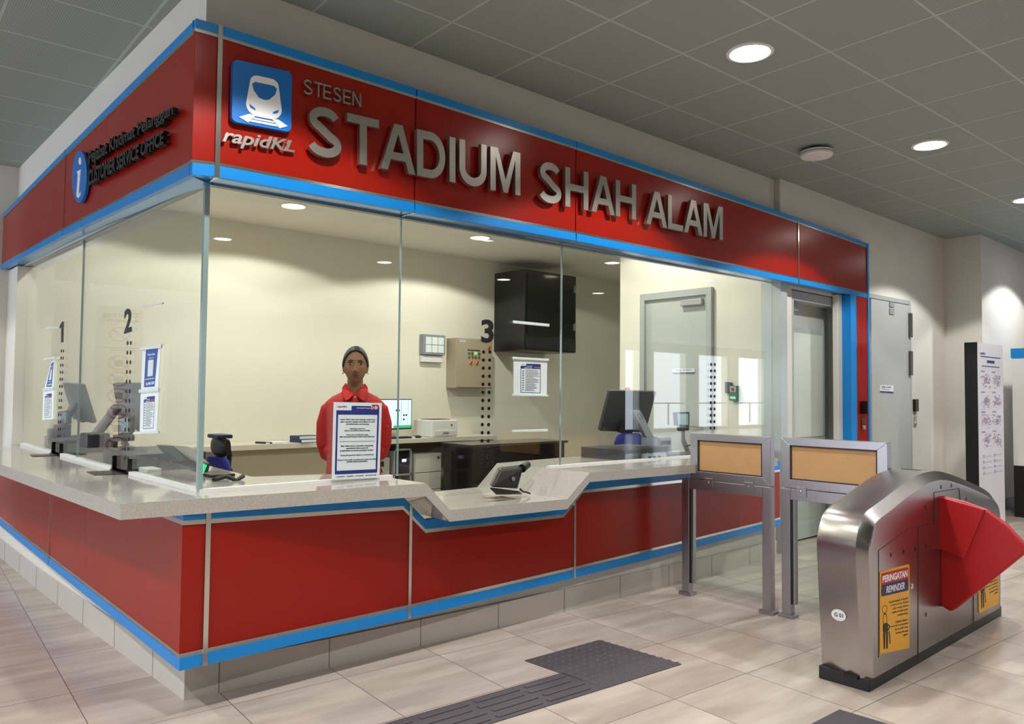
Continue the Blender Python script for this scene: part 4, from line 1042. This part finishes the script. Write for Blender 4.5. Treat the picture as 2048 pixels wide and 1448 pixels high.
def monitor(tl, tr, br, bl, th, label, grp='tills with tilted screens', mat=dark_grey):
    """tl.. are corners of the back of the screen"""
    t = thing('till_screen', (bl+br)/2, label, 'till screen', grp)
    q = Quad(bl, br, tr, tl, (tr-tl).cross(tl-bl)); n = q.n
    if n.dot(CAM-tl) < 0: n = -n; q.n = n
    q.draw([rrect(0, 0, 1, 1, .02)], -th, 0).build('screen_case', mat, t, bevel=.004)
    q.draw([rrect(.03, .04, .97, .96)], -th-.002, -th).build('screen', black_gloss, t)
    q.draw([rrect(.35, .0, .65, .32, .02)], 0, .025).build('mount_plate', black, t, bevel=.004)
    return t, q
A = at
# right-hand till
cC, cL, cR = A(1242, 925, 'z', ZR), A(1173, 918.5, 'z', ZR), A(1345, 921, 'z', ZR)
cC, cL, cR = Vector((3.31, .235, 0)), Vector((3.27, .64, 0)), Vector((3.86, .235, 0))
drawer(cC, cL, cR, .09, .936, 'dark cash drawer under the large till screen by the steel barrier frames')
ms, mq = monitor(A(1221, 781.5, 'y', .40), A(1313, 783.5, 'y', .40), A(1291, 866, 'y', .52), A(1200, 862, 'y', .52), .03, 'large dark till screen on a silver arm near the steel barrier frames')
q = vquad(((1265.5, 820), (1281, 820), (1309, 875), (1293, 875)), 'y', .345, NY)
ar = q.draw([rrect(0, 0, 1, 1)], -.04, 0).build('support_arm', silver_plastic, ms, bevel=.006)
q.draw([ring2(.52, .77, .32, .10, .22)], 0, .002).build('arm_emblem', mid_grey, ar)
q = vquad(((1294, 873), (1316, 873), (1316, 900), (1294, 900)), 'y', .345, NY); q.draw([rrect(0, 0, 1, 1)], -.06, 0).build('arm_foot', silver_plastic, ms, bevel=.006)
pb = thing('receipt_printer', (3.98, .42, ZR), 'grey receipt printer standing behind the silver till arm', 'printer')
G().box((3.93, .38, .934), (4.10, .56, 1.09)).build('printer_case', silver_plastic, pb, bevel=.01)
G().box((3.95, .375, 1.03), (4.08, .385, 1.06)).build('paper_slot', black, pb)
rt2 = thing('network_box', (3.62, .21, ZR), 'flat pale network box lying against the dark cash drawer', 'network box')
G().box((3.50, .196, .934), (3.78, .230, .985)).build('box_case', silver_plastic, rt2, bevel=.004)
g = G()
for k in range(3): g.box((3.55+.06*k, .193, .953), (3.58+.06*k, .197, .965))
g.build('port_row', seal, rt2)
kb = thing('keyboard', (4.1, .3, ZR), 'dark keyboard with cable lying beside the customer display pole', 'keyboard')
G().prism([(3.88, .22, .934), (4.30, .20, .934), (4.33, .36, .934), (3.91, .38, .934)], (0, 0, .03)).build('keyboard_case', dark_grey, kb, bevel=.006)
G().tube([(4.28, .36, .955), (4.34, .40, 1.0), (4.40, .36, 1.03), (4.42, .30, .98), (4.43, .25, .940)], .005, 6).build('cable', black, kb)
def display(base, head_px, val, ax, n, label):
    t = thing('customer_display', base, label, 'customer display', 'customer display poles')
    qq = vquad(head_px, ax, val, n); b = Vector((base[0], base[1] if base[1] > 0 else qq.P(.5, 0).y, base[2]))
    G().lathe([(.05, 0), (.05, .008), (.03, .014)], b, 20).build('display_base', mid_grey, t)
    q = vquad(head_px, ax, val, n); c = q.P(.5, 0)
    G().tube([b+Vector((0, 0, .01)), (c.x, c.y, (b.z+c.z)/2)], .021, 12).build('pole', mid_grey, t)
    G().tube([(c.x, c.y, (b.z+c.z)/2-.01), (c.x, c.y, c.z-.02)], .016, 12).build('upper_pole', mid_grey, t)
    h = q.draw([rrect(0, 0, 1, 1, .04)], -.03, 0).build('display_head', M('display_head_%d' % int(b.y*100+b.x*10), '23272e', .4), t, bevel=.004)
    q.draw([rrect(.12, .1, .88, .88)], 0, .002).build('display_panel', M('display_panel_%d' % int(b.y*100+b.x*10), 'a9c0cc', .3), h)
    G().tube([c+Vector((-.06, 0, -.02)), c+Vector((.06, 0, -.02))], .022, 14).build('swivel', black, t)
    return t
display((4.43, .45, .931), ((1351, 824.5), (1379.5, 824), (1379, 853), (1353.5, 851.5)), .45, 'y', NY, 'customer display on a short pole close to the steel barrier frames')
# side tills
for (px, ys, lab, arm, dr, dl) in (
    (((124, 766), (163, 769), (187, 847), (146, 839)), (3.87, 3.48), 'grey backed till screen at service position 1', ((152, 805), (118, 862), 3.6), ((.20, 3.10), (.20, 3.75), (.58, 3.10)), 'dark cash drawer at service position 1 by the far end of the side glass'),
    (((225, 766), (284, 766), (281, 866), (238, 842)), (2.43, 1.90), 'grey backed till screen at service position 2', ((236, 812), (190, 872), 2.1), ((.20, 1.38), (.20, 2.05), (.62, 1.38)), 'wide dark cash drawer at service position 2 behind the blue contact sheet')):
    t, q = monitor(A(*px[0], 'y', ys[0]), A(*px[1], 'y', ys[1]), A(*px[2], 'y', ys[1]), A(*px[3], 'y', ys[0]), .03, lab, mat=mid_grey)
    a0, a1 = A(*arm[0], 'y', arm[2]), A(*arm[1], 'y', arm[2])
    G().tube([a0, a1], .032, 12).build('support_arm', mid_grey, t, smooth=True)
    G().box((a1.x-.07, a1.y-.09, 1.062), (a1.x+.07, a1.y+.09, max(1.09, a1.z+.02))).build('arm_foot', dark_grey, t, bevel=.012)
    drawer(dr[0], dr[1], dr[2], .10, .957, dl)
display((.31, -1, 1.062), ((115, 823), (135, 821), (135, 848), (115, 851)), .30, 'x', NX, 'grey customer display box at service position 1')
display((.30, -1, 1.062), ((236, 833), (260, 831), (260, 868), (236, 871)), .28, 'x', NX, 'customer display with a pale panel at service position 2')
for (y0, y1, lab) in ((2.86, 3.11, 'black service tray under the numeral 1 at the foot of the side glass'), (1.24, 1.55, 'black service tray under the numeral 2 at the foot of the side glass')):
    t = thing('service_tray', (.14, (y0+y1)/2, .956), lab, 'service tray', 'service trays at the glass')
    g = G(); g.box((.11, y0, .957), (.30, y1, .965)); g.box((.28, y0, .957), (.30, y1, 1.045)); g.box((.12, y0, .957), (.30, y0+.012, 1.045)); g.box((.12, y1-.012, .957), (.30, y1, 1.045))
    g.build('tray_box', black_gloss, t, bevel=.002)
    G().prism([(.105, y1-.03, .9565), (-.02, y1-.02, .9565), (-.035, y0+.06, .9565), (.105, y0+.02, .9565)], (0, 0, .003)).build('coin_recess', M('recess_%d' % int(y0*100), '4a423a', .3, metal=.4), t)
wb = G().box((.17, 1.06, .957), (.25, 1.21, 1.0)).build('desk_box', white_plastic, bevel=.006); tag(wb, 'small white plastic box beside the service tray of numeral 2', 'box')
# angled reader terminals
lt = thing('reader_terminal', (.42, .95, .957), 'black angled reader terminal with green lamp inside the glass corner', 'terminal', 'black reader terminals')
pts = [A(309, 889, 'y', 1.25), A(352, 891, 'y', 1.05), A(392, 924, 'y', .62), A(388, 945, 'y', .62), A(342, 925, 'y', 1.0)]
G().prism(pts, (.10, .06, -.015)).build('terminal_body', black, lt, bevel=.012, seg=3)
G().box((.42, .78, .957), (.56, 1.0, .975)).build('terminal_foot', black, lt, bevel=.006)
e = A(406, 938, 'y', .56); G().obox((e.x, e.y, e.z), (.015, .02, .05), ry=.4).build('green_lamp', M('green_lamp', '12e07a', .3, emit=1.5), lt)
G().tube([(.37, .62, .963), (.42, .57, .985), (.47, .56, .962), (.52, .58, .98)], .012, 8).build('coiled_cable', black, lt, smooth=True)
ct = thing('reader_terminal', (2.0, .12, .806), 'black angled reader terminal standing in the lowered pass under numeral 3', 'terminal', 'black reader terminals')
pts = [A(1001, 939.5, 'y', .10), A(1048, 934, 'y', .10), A(1036, 978, 'y', .06), A(983, 975, 'y', .06)]
tb = G().prism(pts, (.02, .05, .012)).build('terminal_body', black, ct, bevel=.010, seg=3)
G().tube([A(1044, 937, 'y', .11), A(1055, 929, 'y', .14)], [.028, .024], 14).build('roller', black, ct, smooth=True)
c = A(1026, 958, 'y', .076); G().lathe([(.014, -.002), (.014, -.006), (.010, -.008)], c, 18, 'y').build('terminal_emblem', mid_grey, tb)
G().prism([A(980, 974, 'y', .03), A(1038, 982, 'y', .02), A(1044, 985, 'y', .10), A(992, 986, 'y', .10)], (0, 0, -.012)).build('terminal_foot', black, ct, bevel=.004)
G().tube([A(1040, 978, 'y', .05), A(1046, 983, 'y', .05), A(1052, 984, 'y', .05), A(1060, 987, 'y', .05)], .006, 6).build('terminal_cable', black, ct)
G().prism([A(968, 996, 'y', -.02), A(1002, 1000, 'y', -.04), A(1043, 1000, 'y', -.02), A(1005, 993, 'y', .06)], (0, 0, .003)).build('coin_dish', M('coin_dish', 'a08f7c', .25, metal=.6), ct)

# ------------------------------------------------------------------ office furniture at the back
DT = .882
bd = thing('long_desk', (2.9, 4.5, 0), 'long pale desk running along the back wall of the office', 'desk')
G().box((.25, 4.25, DT-.055), (5.55, YB-.005, DT)).build('desk_top', M('desk_laminate', 'd3cdc0', .35), bd, bevel=.003)
G().box((.25, 4.33, .0), (3.60, 4.36, DT-.055)).build('front_panel', M('desk_panel', 'b3a995', .5), bd)
G().box((3.60, 4.70, .0), (5.55, 4.73, DT-.055)).build('rear_panel', M('desk_panel_rear', 'b3a995', .5), bd)
G().box((3.58, 4.30, 0), (3.61, 4.75, DT-.055)).build('side_panel', M('desk_side', 'b3a995', .5), bd)
G().box((5.50, 4.30, 0), (5.53, 4.75, DT-.055)).build('side_panel', M('desk_side_end', 'b3a995', .5), bd)
def on_desk(u, v, y): return A(u, v, 'y', y)
wp = white_plastic
pr_ = thing('laser_printer', (4.7, 4.45, DT), 'white laser printer on the back desk below the panel box', 'printer')
G().box((4.50, 4.27, DT+.002), (4.90, 4.68, DT+.215)).build('printer_body', wp, pr_, bevel=.012)
G().box((4.53, 4.262, DT+.02), (4.87, 4.272, DT+.085)).build('paper_drawer', M('printer_drawer', 'dcdcda', .4), pr_, bevel=.003)
G().box((4.66, 4.258, DT+.045), (4.75, 4.264, DT+.062)).build('drawer_grip', mid_grey, pr_)
G().box((4.56, 4.35, DT+.215), (4.84, 4.6, DT+.222)).build('output_tray', dark_grey, pr_)
G().lathe([(.016, 0), (.016, -.002)], (4.80, 4.268, DT+.15), 16, 'y').build('printer_emblem', mid_grey, pr_)
dm = thing('desk_monitor', (3.95, 4.5, DT), 'lit computer monitor on the back desk partly hidden by the attendant', 'monitor')
p0, p1 = on_desk(740, 800, 4.42), on_desk(824, 798, 4.55); zb = on_desk(824, 858, 4.55).z
q = Quad((p0.x, 4.42, zb), (p1.x, 4.55, zb), (p1.x, 4.55, p1.z), (p0.x, 4.42, p1.z), (.2, -1, 0))
mc = q.draw([rrect(0, 0, 1, 1, .015)], -.03, 0).build('monitor_case', black, dm, bevel=.003)
sm_ = q.draw([rrect(.02, .05, .98, .97)], 0, .002).build('screen', M('screen_lit', 'cfe4f2', .3, emit=.9), mc)
q.draw([rrect(.55, .05, .98, .14)], .002, .003).build('screen_bar', M('screen_green', '3fbf8f', .4, emit=.5), sm_)
q.draw([rrect(.60, .60, .64, .66), rrect(.66, .6, .70, .66), rrect(.78, .44, .82, .5), rrect(.84, .44, .88, .5), rrect(.78, .30, .82, .36), rrect(.73, .16, .735, .95), rrect(.9, .16, .905, .95)], .002, .003).build('screen_marks', ink, sm_)
mx_, my_ = (p0.x+p1.x)/2, 4.52
G().box((mx_-.03, my_, DT+.01), (mx_+.03, my_+.03, zb+.1)).build('monitor_neck', black, dm); G().box((mx_-.12, my_-.08, DT+.001), (mx_+.12, my_+.08, DT+.012)).build('monitor_base', black, dm, bevel=.004)
k2 = G().prism([(3.75, 4.29, DT+.001), (4.22, 4.30, DT+.001), (4.20, 4.42, DT+.001), (3.74, 4.40, DT+.001)], (0, 0, .022)).build('keyboard', black, bevel=.005); tag(k2, 'black keyboard in front of the lit monitor on the back desk', 'keyboard')
mo = G().ell((4.33, 4.33, DT+.016), (.035, .055, .018), 16, 8).build('computer_mouse', black, smooth=True); tag(mo, 'black computer mouse between keyboard and printer on the back desk', 'mouse')
bk = [('navy_book', 2.86, 4.36, .30, .22, .035, DT+.001, .12, 'navy hardback lying at the bottom of the book pile behind the attendant'), ('navy_book', 2.85, 4.37, .28, .21, .035, DT+.037, .05, 'navy hardback lying on top of the book pile behind the attendant')]
for n_, x, y, a, b_, h, z, rz, lab in bk:
    t = thing('book', (x, y, z), lab, 'book', 'books on the back desk')
    G().obox((x, y, z+h/2), (a, b_, h), rz).build('book_cover', M('book_navy%d' % int(z*1000), '1c2a5c', .5), t, bevel=.002)
    G().obox((x+.004, y-.004, z+h/2), (a-.0, b_-.0, h-.008), rz).build('book_pages', paper, t)
nb = thing('notebook', (2.45, 4.36, DT), 'dark spined open pad lying on the back desk beside the book pile', 'notebook')
G().obox((2.47, 4.37, DT+.008), (.24, .19, .014), .15).build('pad_paper', paper, nb); G().obox((2.35, 4.345, DT+.011), (.022, .20, .02), .5).build('pad_spine', dark_grey, nb, bevel=.003)
# pedestal, computer, small safe under the desk
pd_ = thing('drawer_pedestal', (4.46, 4.45, 0), 'pale three drawer pedestal under the back desk below the printer', 'pedestal')
G().box((4.27, 4.32, 0), (4.68, 4.69, .685)).build('pedestal_case', M('pedestal_grey', 'c9c6be', .45), pd_, bevel=.004)
for k in range(3): G().box((4.28, 4.305, .03+.215*k), (4.67, 4.322, .235+.215*k)).build('drawer', M('pedestal_drawer%d' % k, 'd2cfc8', .45), pd_, bevel=.003)
G().lathe([(.014, 0), (.014, -.012)], (4.62, 4.305, .63), 12, 'y').build('lock', black, pd_)
pc = thing('tower_computer', (4.08, 4.45, 0), 'black tower computer with a lit front in a white rack frame under the back desk', 'computer')
g = G(); g.box((3.96, 4.30, .74), (4.22, 4.68, .76)); g.box((3.96, 4.30, .0), (3.98, 4.68, .76)); g.box((4.20, 4.30, 0), (4.22, 4.68, .76)); g.box((3.96, 4.30, .44), (4.22, 4.68, .46)); g.build('rack_frame', silver_plastic, pc)
G().box((3.985, 4.32, .465), (4.195, 4.67, .735)).build('computer_case', black_gloss, pc)
G().box((4.09, 4.316, .60), (4.15, 4.321, .635)).build('status_display', M('status_display', 'cfe0ff', .4, emit=1.2), pc)
sf = thing('steel_cash_box', (3.76, 4.45, 0), 'small pale lockable cabinet with black latch beside the tower computer', 'cabinet')
G().box((3.63, 4.34, 0), (3.93, 4.66, .66)).build('cabinet_case', M('box_grey', 'b9b6b0', .45), sf, bevel=.006)
G().box((3.77, 4.325, .56), (3.84, 4.342, .62)).build('latch', black, sf); G().prism([(3.79, 4.33, .49), (3.83, 4.33, .49), (3.81, 4.33, .54)], (0, .012, 0)).build('label_mark', black, sf)
bu = thing('black_side_unit', (5.4, 3.9, 0), 'low black open fronted unit standing before the pale desk end', 'unit')
x0, x1, zt_ = on_desk(945, 887, 3.55).x, on_desk(1146, 887, 3.55).x, .80
x1 = x0+1.55
G().box((x0-.03, 3.53, zt_), (x1+.05, 4.12, zt_+.03)).build('unit_top', M('unit_top', '2c2a2a', .15), bu, bevel=.003)
G().box((x0, 3.55, 0), (x0+.34, 4.1, zt_)).build('unit_pedestal', black_gloss, bu); G().box((x1-.06, 3.55, 0), (x1, 4.1, zt_)).build('side_panel', black, bu)
G().box((x0+.34, 4.06, 0), (x1-.06, 4.1, zt_)).build('unit_back', M('unit_back', '2b1c14', .4), bu); G().box((x0+.34, 3.57, .35), (x1-.06, 4.06, .375)).build('shelf', black, bu)
# things on the back wall
an2 = thing('annunciator_panel', (4.8, YB, 1.9), 'grey annunciator box with six white windows on the back wall', 'wall panel')
G().box((4.66, YB-.09, 1.935), (5.02, YB, 2.20)).build('panel_case', M('panel_slate', '8b9298', .45), an2, bevel=.004)
for i in range(3):
    for j in range(2): G().box((4.70+.10*i, YB-.096, 1.965+.105*j), (4.79+.10*i, YB-.088, 2.062+.105*j)).build('label_window', paper, an2)
G().box((4.67, YB-.06, 1.84), (5.00, YB, 1.925)).build('lower_tray', wp, an2, bevel=.004)
q = vquad(((912, 675), (984, 673), (984, 776), (912, 776)), 'y', YB-.22, NY)
cpx = thing('control_panel', (q.P(.5, 0).x, YB-.1, 1.5), 'beige steel control box with coloured buttons on the back wall', 'control panel')
bx0, bx1, bz0, bz1 = q.P(0, 0).x, q.P(1, 0).x, q.P(0, 0).z, q.P(0, 1).z
beige = M('panel_beige', 'a79a86', .5)
G().box((bx0, YB-.22, bz0), (bx1, YB, bz1)).build('box_case', beige, cpx, bevel=.005)
dr_ = G().box((bx0+.012, YB-.236, bz0+.012), (bx1-.012, YB-.222, bz1-.012)).build('box_door', beige, cpx, bevel=.003)
q = Quad((bx0+.012, YB-.236, bz0+.012), (bx1-.012, YB-.236, bz0+.012), (bx1-.012, YB-.236, bz1-.012), (bx0+.012, YB-.236, bz1-.012), NY)
q.draw([rrect(.04, .93, .22, .98)], 0, .002).build('name_strip', M('strip_blue', 'a9c0cc', .4), dr_)
q.draw([rrect(.27, .765, .63, .785)], 0, .004).build('label_strip', dark_grey, dr_)
for k, (xx, yy, hx) in enumerate(((.31, .71, '1d7a4a'), (.40, .71, '9c2a1c'), (.50, .71, '3cf08c'), (.60, .71, '9c2a1c'), (.31, .63, '1d8a5a'), (.41, .64, '9c4a3c'), (.50, .63, '9c3a2c'), (.60, .63, '1d7a4a'))):
    c = q.P(xx, yy); G().lathe([(.016, 0), (.016, -.014), (.010, -.018)], c, 14, 'y').build('push_button', M('button_%d' % k, hx, .3, emit=(2.5 if k == 2 else .0)), dr_)
for k, (xx, yy) in enumerate(((.36, .51), (.54, .51), (.88, .84))):
    c = q.P(xx, yy); s_ = G().lathe([(.024, 0), (.024, -.012)], c, 16, 'y').build('rotary_switch', M('switch_yellow%d' % k, 'd29a1e', .4), dr_); G().obox((c.x, c.y-.016, c.z), (.012, .012, .05), 0, 0, .5).build('switch_lever', M('switch_red%d' % k, '8c2a12', .4), s_)
rk = thing('wall_rack', (6.45, 4.5, 2.03), 'large black equipment rack hung high on the back wall', 'rack')
G().box((5.95, 4.17, 2.03), (6.97, YB, 3.14)).build('rack_case', M('rack_black', '141519', .3), rk, bevel=.004)
dq_ = G().box((5.99, 4.155, 2.25), (6.93, 4.17, 3.10)).build('rack_door', M('rack_door_glass', '0c0d12', .1), rk)
G().box((5.97, 4.15, 2.06), (6.95, 4.17, 2.21)).build('rack_fan_panel', M('rack_lower', '1b1c22', .35), rk)
for zc in (2.95, 2.4): G().box((6.90, 4.14, zc-.05), (6.94, 4.156, zc+.05)).build('hinge', mid_grey, dq_)
# access control on the right-hand wall
def on_x(pts, name, mat, d, t): 
    q = vquad(pts, 'x', XE-.002, NX); return q, q.draw([rrect(0, 0, 1, 1, .03)], 0, d).build(name, mat, t, bevel=.003)
ac = thing('access_reader', A(1459, 787, 'x', XE), 'black access reader on the bright wall beside the inner office door', 'access reader')
q, o = on_x(((1453, 764), (1465, 765), (1465, 787), (1453, 786)), 'reader_case', black_gloss, .03, ac); q.draw([rrect(.42, .8, .58, .86)], .03, .032).build('reader_light', mid_grey, o)
ex = thing('exit_button', A(1471, 802, 'x', XE), 'green exit release box with red button beside the black reader', 'exit button')
q, o = on_x(((1464, 771), (1479, 772), (1479, 802), (1464, 801)), 'release_case', M('release_green', '2d7a66', .4), .05, ex)
q.draw([rrect(.12, .58, .88, .95)], .05, .053).build('button_plate', M('plate_metal', 'b4aca4', .4), o); q.draw([ellipse(.5, .76, .2, .11)], .053, .06).build('red_button', print_red, o); q.draw([rrect(.14, .12, .86, .28)], .05, .053).build('white_label', paper, o)
q = vquad(((1250.5, 775.5), (1260, 775), (1260, 783), (1250.5, 783.5)), 'x', XE-.002, NX); st = q.draw([rrect(0, 0, 1, 1)], 0, .003).build('wall_sticker', M('sticker_red', 'c05a4c', .5)); tag(st, 'small red sticker on the bright office wall above the till screen', 'sticker')
q = vquad(((1346, 738), (1390, 737), (1390, 746.5), (1346, 747)), 'x', XE-.022, NX); dp_ = q.draw([rrect(0, 0, 1, 1)], 0, .004).build('door_plate', M('plate_pale', 'dfe3e6', .4), d1); q.draw([text_fit('Bilik Rehat', .15, .55, .85, .85), rrect(0, 0, 1, .22)], .004, .005).build('door_plate_lettering', navy, dp_)
# ------------------------------------------------------------------ office chairs
cblue = M('chair_blue', '18248c', .75)
def chair(label):
    t = thing('office_chair', (0, 0, 0), label, 'chair', 'blue office chairs')
    G().box((-.24, -.24, .44), (.24, .22, .52)).build('seat', cblue, t, bevel=.035, seg=3)
    g = G(); rings = []
    for z, w, y in ((.54, .17, .24), (.60, .215, .255), (.76, .225, .27), (.90, .215, .27), (.965, .18, .265), (.985, .14, .262)):
        rings.append([Vector((w*math.cos(2*PI*k/24), y+.035*math.sin(2*PI*k/24)-.10*(w*math.cos(2*PI*k/24))**2*4*.25, z)) for k in range(24)])
    g.loft(rings).build('backrest', cblue, t, smooth=True)
    G().box((-.14, .29, .58), (.14, .315, .92)).build('back_shell', black, t, bevel=.012)
    g = G(); rings = []
    for x in range(-7, 8):
        c = math.sqrt(max(0, 1-(x/7.3)**2)); rings.append([Vector((x*.0185, .28+.035*math.cos(2*PI*k/14)*(.4+.6*c), 1.06+.076*math.sin(2*PI*k/14)*(.5+.5*c))) for k in range(14)])
    hd = g.loft(rings).build('headrest', black, t, smooth=True)
    G().tube([(0, .33, .8), (0, .345, 1.0), (0, .32, 1.09)], .018, 10).build('headrest_bar', black, hd)
    G().box((-.09, .22, 1.115), (.09, .33, 1.142)).build('headrest_cap', M('cap_blue_%d' % len(label), '1c2d5c', .5), hd, bevel=.008)
    for s in (-1, 1):
        G().tube([(s*.25, .1, .48), (s*.29, .08, .6), (s*.29, .05, .70)], .016, 8).build('arm_post', black, t); G().box((s*.29-.035, -.14, .70), (s*.29+.035, .12, .73)).build('arm_pad', black, t, bevel=.01)
    G().cyl((0, 0, .08), (0, 0, .44), .028).build('gas_column', dark_grey, t)
    for k in range(5):
        a = 2*PI*k/5; sp = G().tube([(0, 0, .10), (.29*math.cos(a), .29*math.sin(a), .07)], [.03, .02], 8).build('base_spoke', black, t); G().lathe([(.028, -.02), (.03, 0), (.028, .02)], (.30*math.cos(a), .30*math.sin(a), .03), 12, 'x').build('caster', black, sp)
    return t
ch = chair('blue office chair with black headrest left of the attendant')
# CHAIRS: places of the three office chairs
pc0, pc1, pc2 = at(441, 892, 'z', 1.06), at(328, 850, 'z', 1.06), at(1257, 866, 'z', 1.075)
CH = [((pc0.x-.28, pc0.y), R(-90), None), ((pc1.x-.28, pc1.y), R(-90), 'blue office chair half hidden by the notices beside numeral 2'), ((pc2.x, pc2.y-.27), 0, 'blue office chair behind the dark cash drawer near the barrier')]
for i, ((x, y), rz, lab) in enumerate(CH):
    c = ch if i == 0 else copy_tree(ch, (x, y, 0), rz, lab)
    c.location = (x, y, 0); c.rotation_euler = (0, 0, rz)
    if i == 2: c.scale = (1, 1, 1.09)
# prohibition board outside the office, seen mirrored in the side glass
pbx, pby = -1.42, 7.2
nv = Vector((.271, -.963, 0)).normalized(); sv = Vector((-nv.y, nv.x, 0))
pb0 = Vector((pbx, pby, .42)); W = .27
pt = thing('prohibition_board', (pbx, pby, 0), 'tall white board of red prohibition circles standing outside, mirrored in the side glass', 'sign board')
q = Quad(pb0-sv*W, pb0+sv*W, pb0+sv*W+Vector((0, 0, 2.08)), pb0-sv*W+Vector((0, 0, 2.08)), nv)
bd_ = q.draw([rrect(0, 0, 1, 1, .04, .01)], -.04, 0).build('board_panel', white_plastic, pt)
q.draw([text_fit('Dilarang', .12, .93, .88, .965, .02), text_fit('PROHIBITED', .12, .905, .88, .92, .01), rrect(.15, .745, .85, .75), rrect(.15, .73, .7, .735)], 0, .002).build('board_lettering', ink, bd_)
q.draw([ring2(.5, .83-.118*k if k == 0 else .655-.1*(k-1), .22, .046, .16) for k in range(8)], 0, .002).build('red_rings', print_red, bd_)
q.draw([line2(.34, (.83 if k == 0 else .655-.1*(k-1))-.03, .66, (.83 if k == 0 else .655-.1*(k-1))+.03, .04, 3.85) for k in range(8)], .002, .003).build('red_bars', print_red, bd_)
q.draw([rrect(.40, .655-.1*k-.022, .60, .655-.1*k+.018, .06, .012) for k in range(7)], 0, .0015).build('pictograms', letter_black, bd_)
G().box((pbx-.25, pby-.2, 0), (pbx+.25, pby+.25, .03)).build('board_foot', dark_grey, pt)
G().box((pbx-.03, pby+.02, .03), (pbx+.03, pby+.07, .6)).build('board_post', dark_grey, pt)
# ------------------------------------------------------------------ daylight and view settings
w = bpy.data.worlds.new('world'); sc.world = w; w.use_nodes = True
bg = w.node_tree.nodes['Background']; bg.inputs[0].default_value = (.80, .87, 1.0, 1); bg.inputs[1].default_value = 4.6
sc.view_settings.view_transform = 'Standard'; sc.view_settings.look = 'None'; sc.view_settings.gamma = 1
sc.view_settings.exposure = 0.0; sc.view_settings.use_curve_mapping = False
cy = sc.cycles
cy.use_denoising = True; cy.max_bounces = 9; cy.diffuse_bounces = 3; cy.glossy_bounces = 4; cy.transparent_max_bounces = 16; cy.sample_clamp_indirect = 6
cy.caustics_reflective = False; cy.caustics_refractive = False
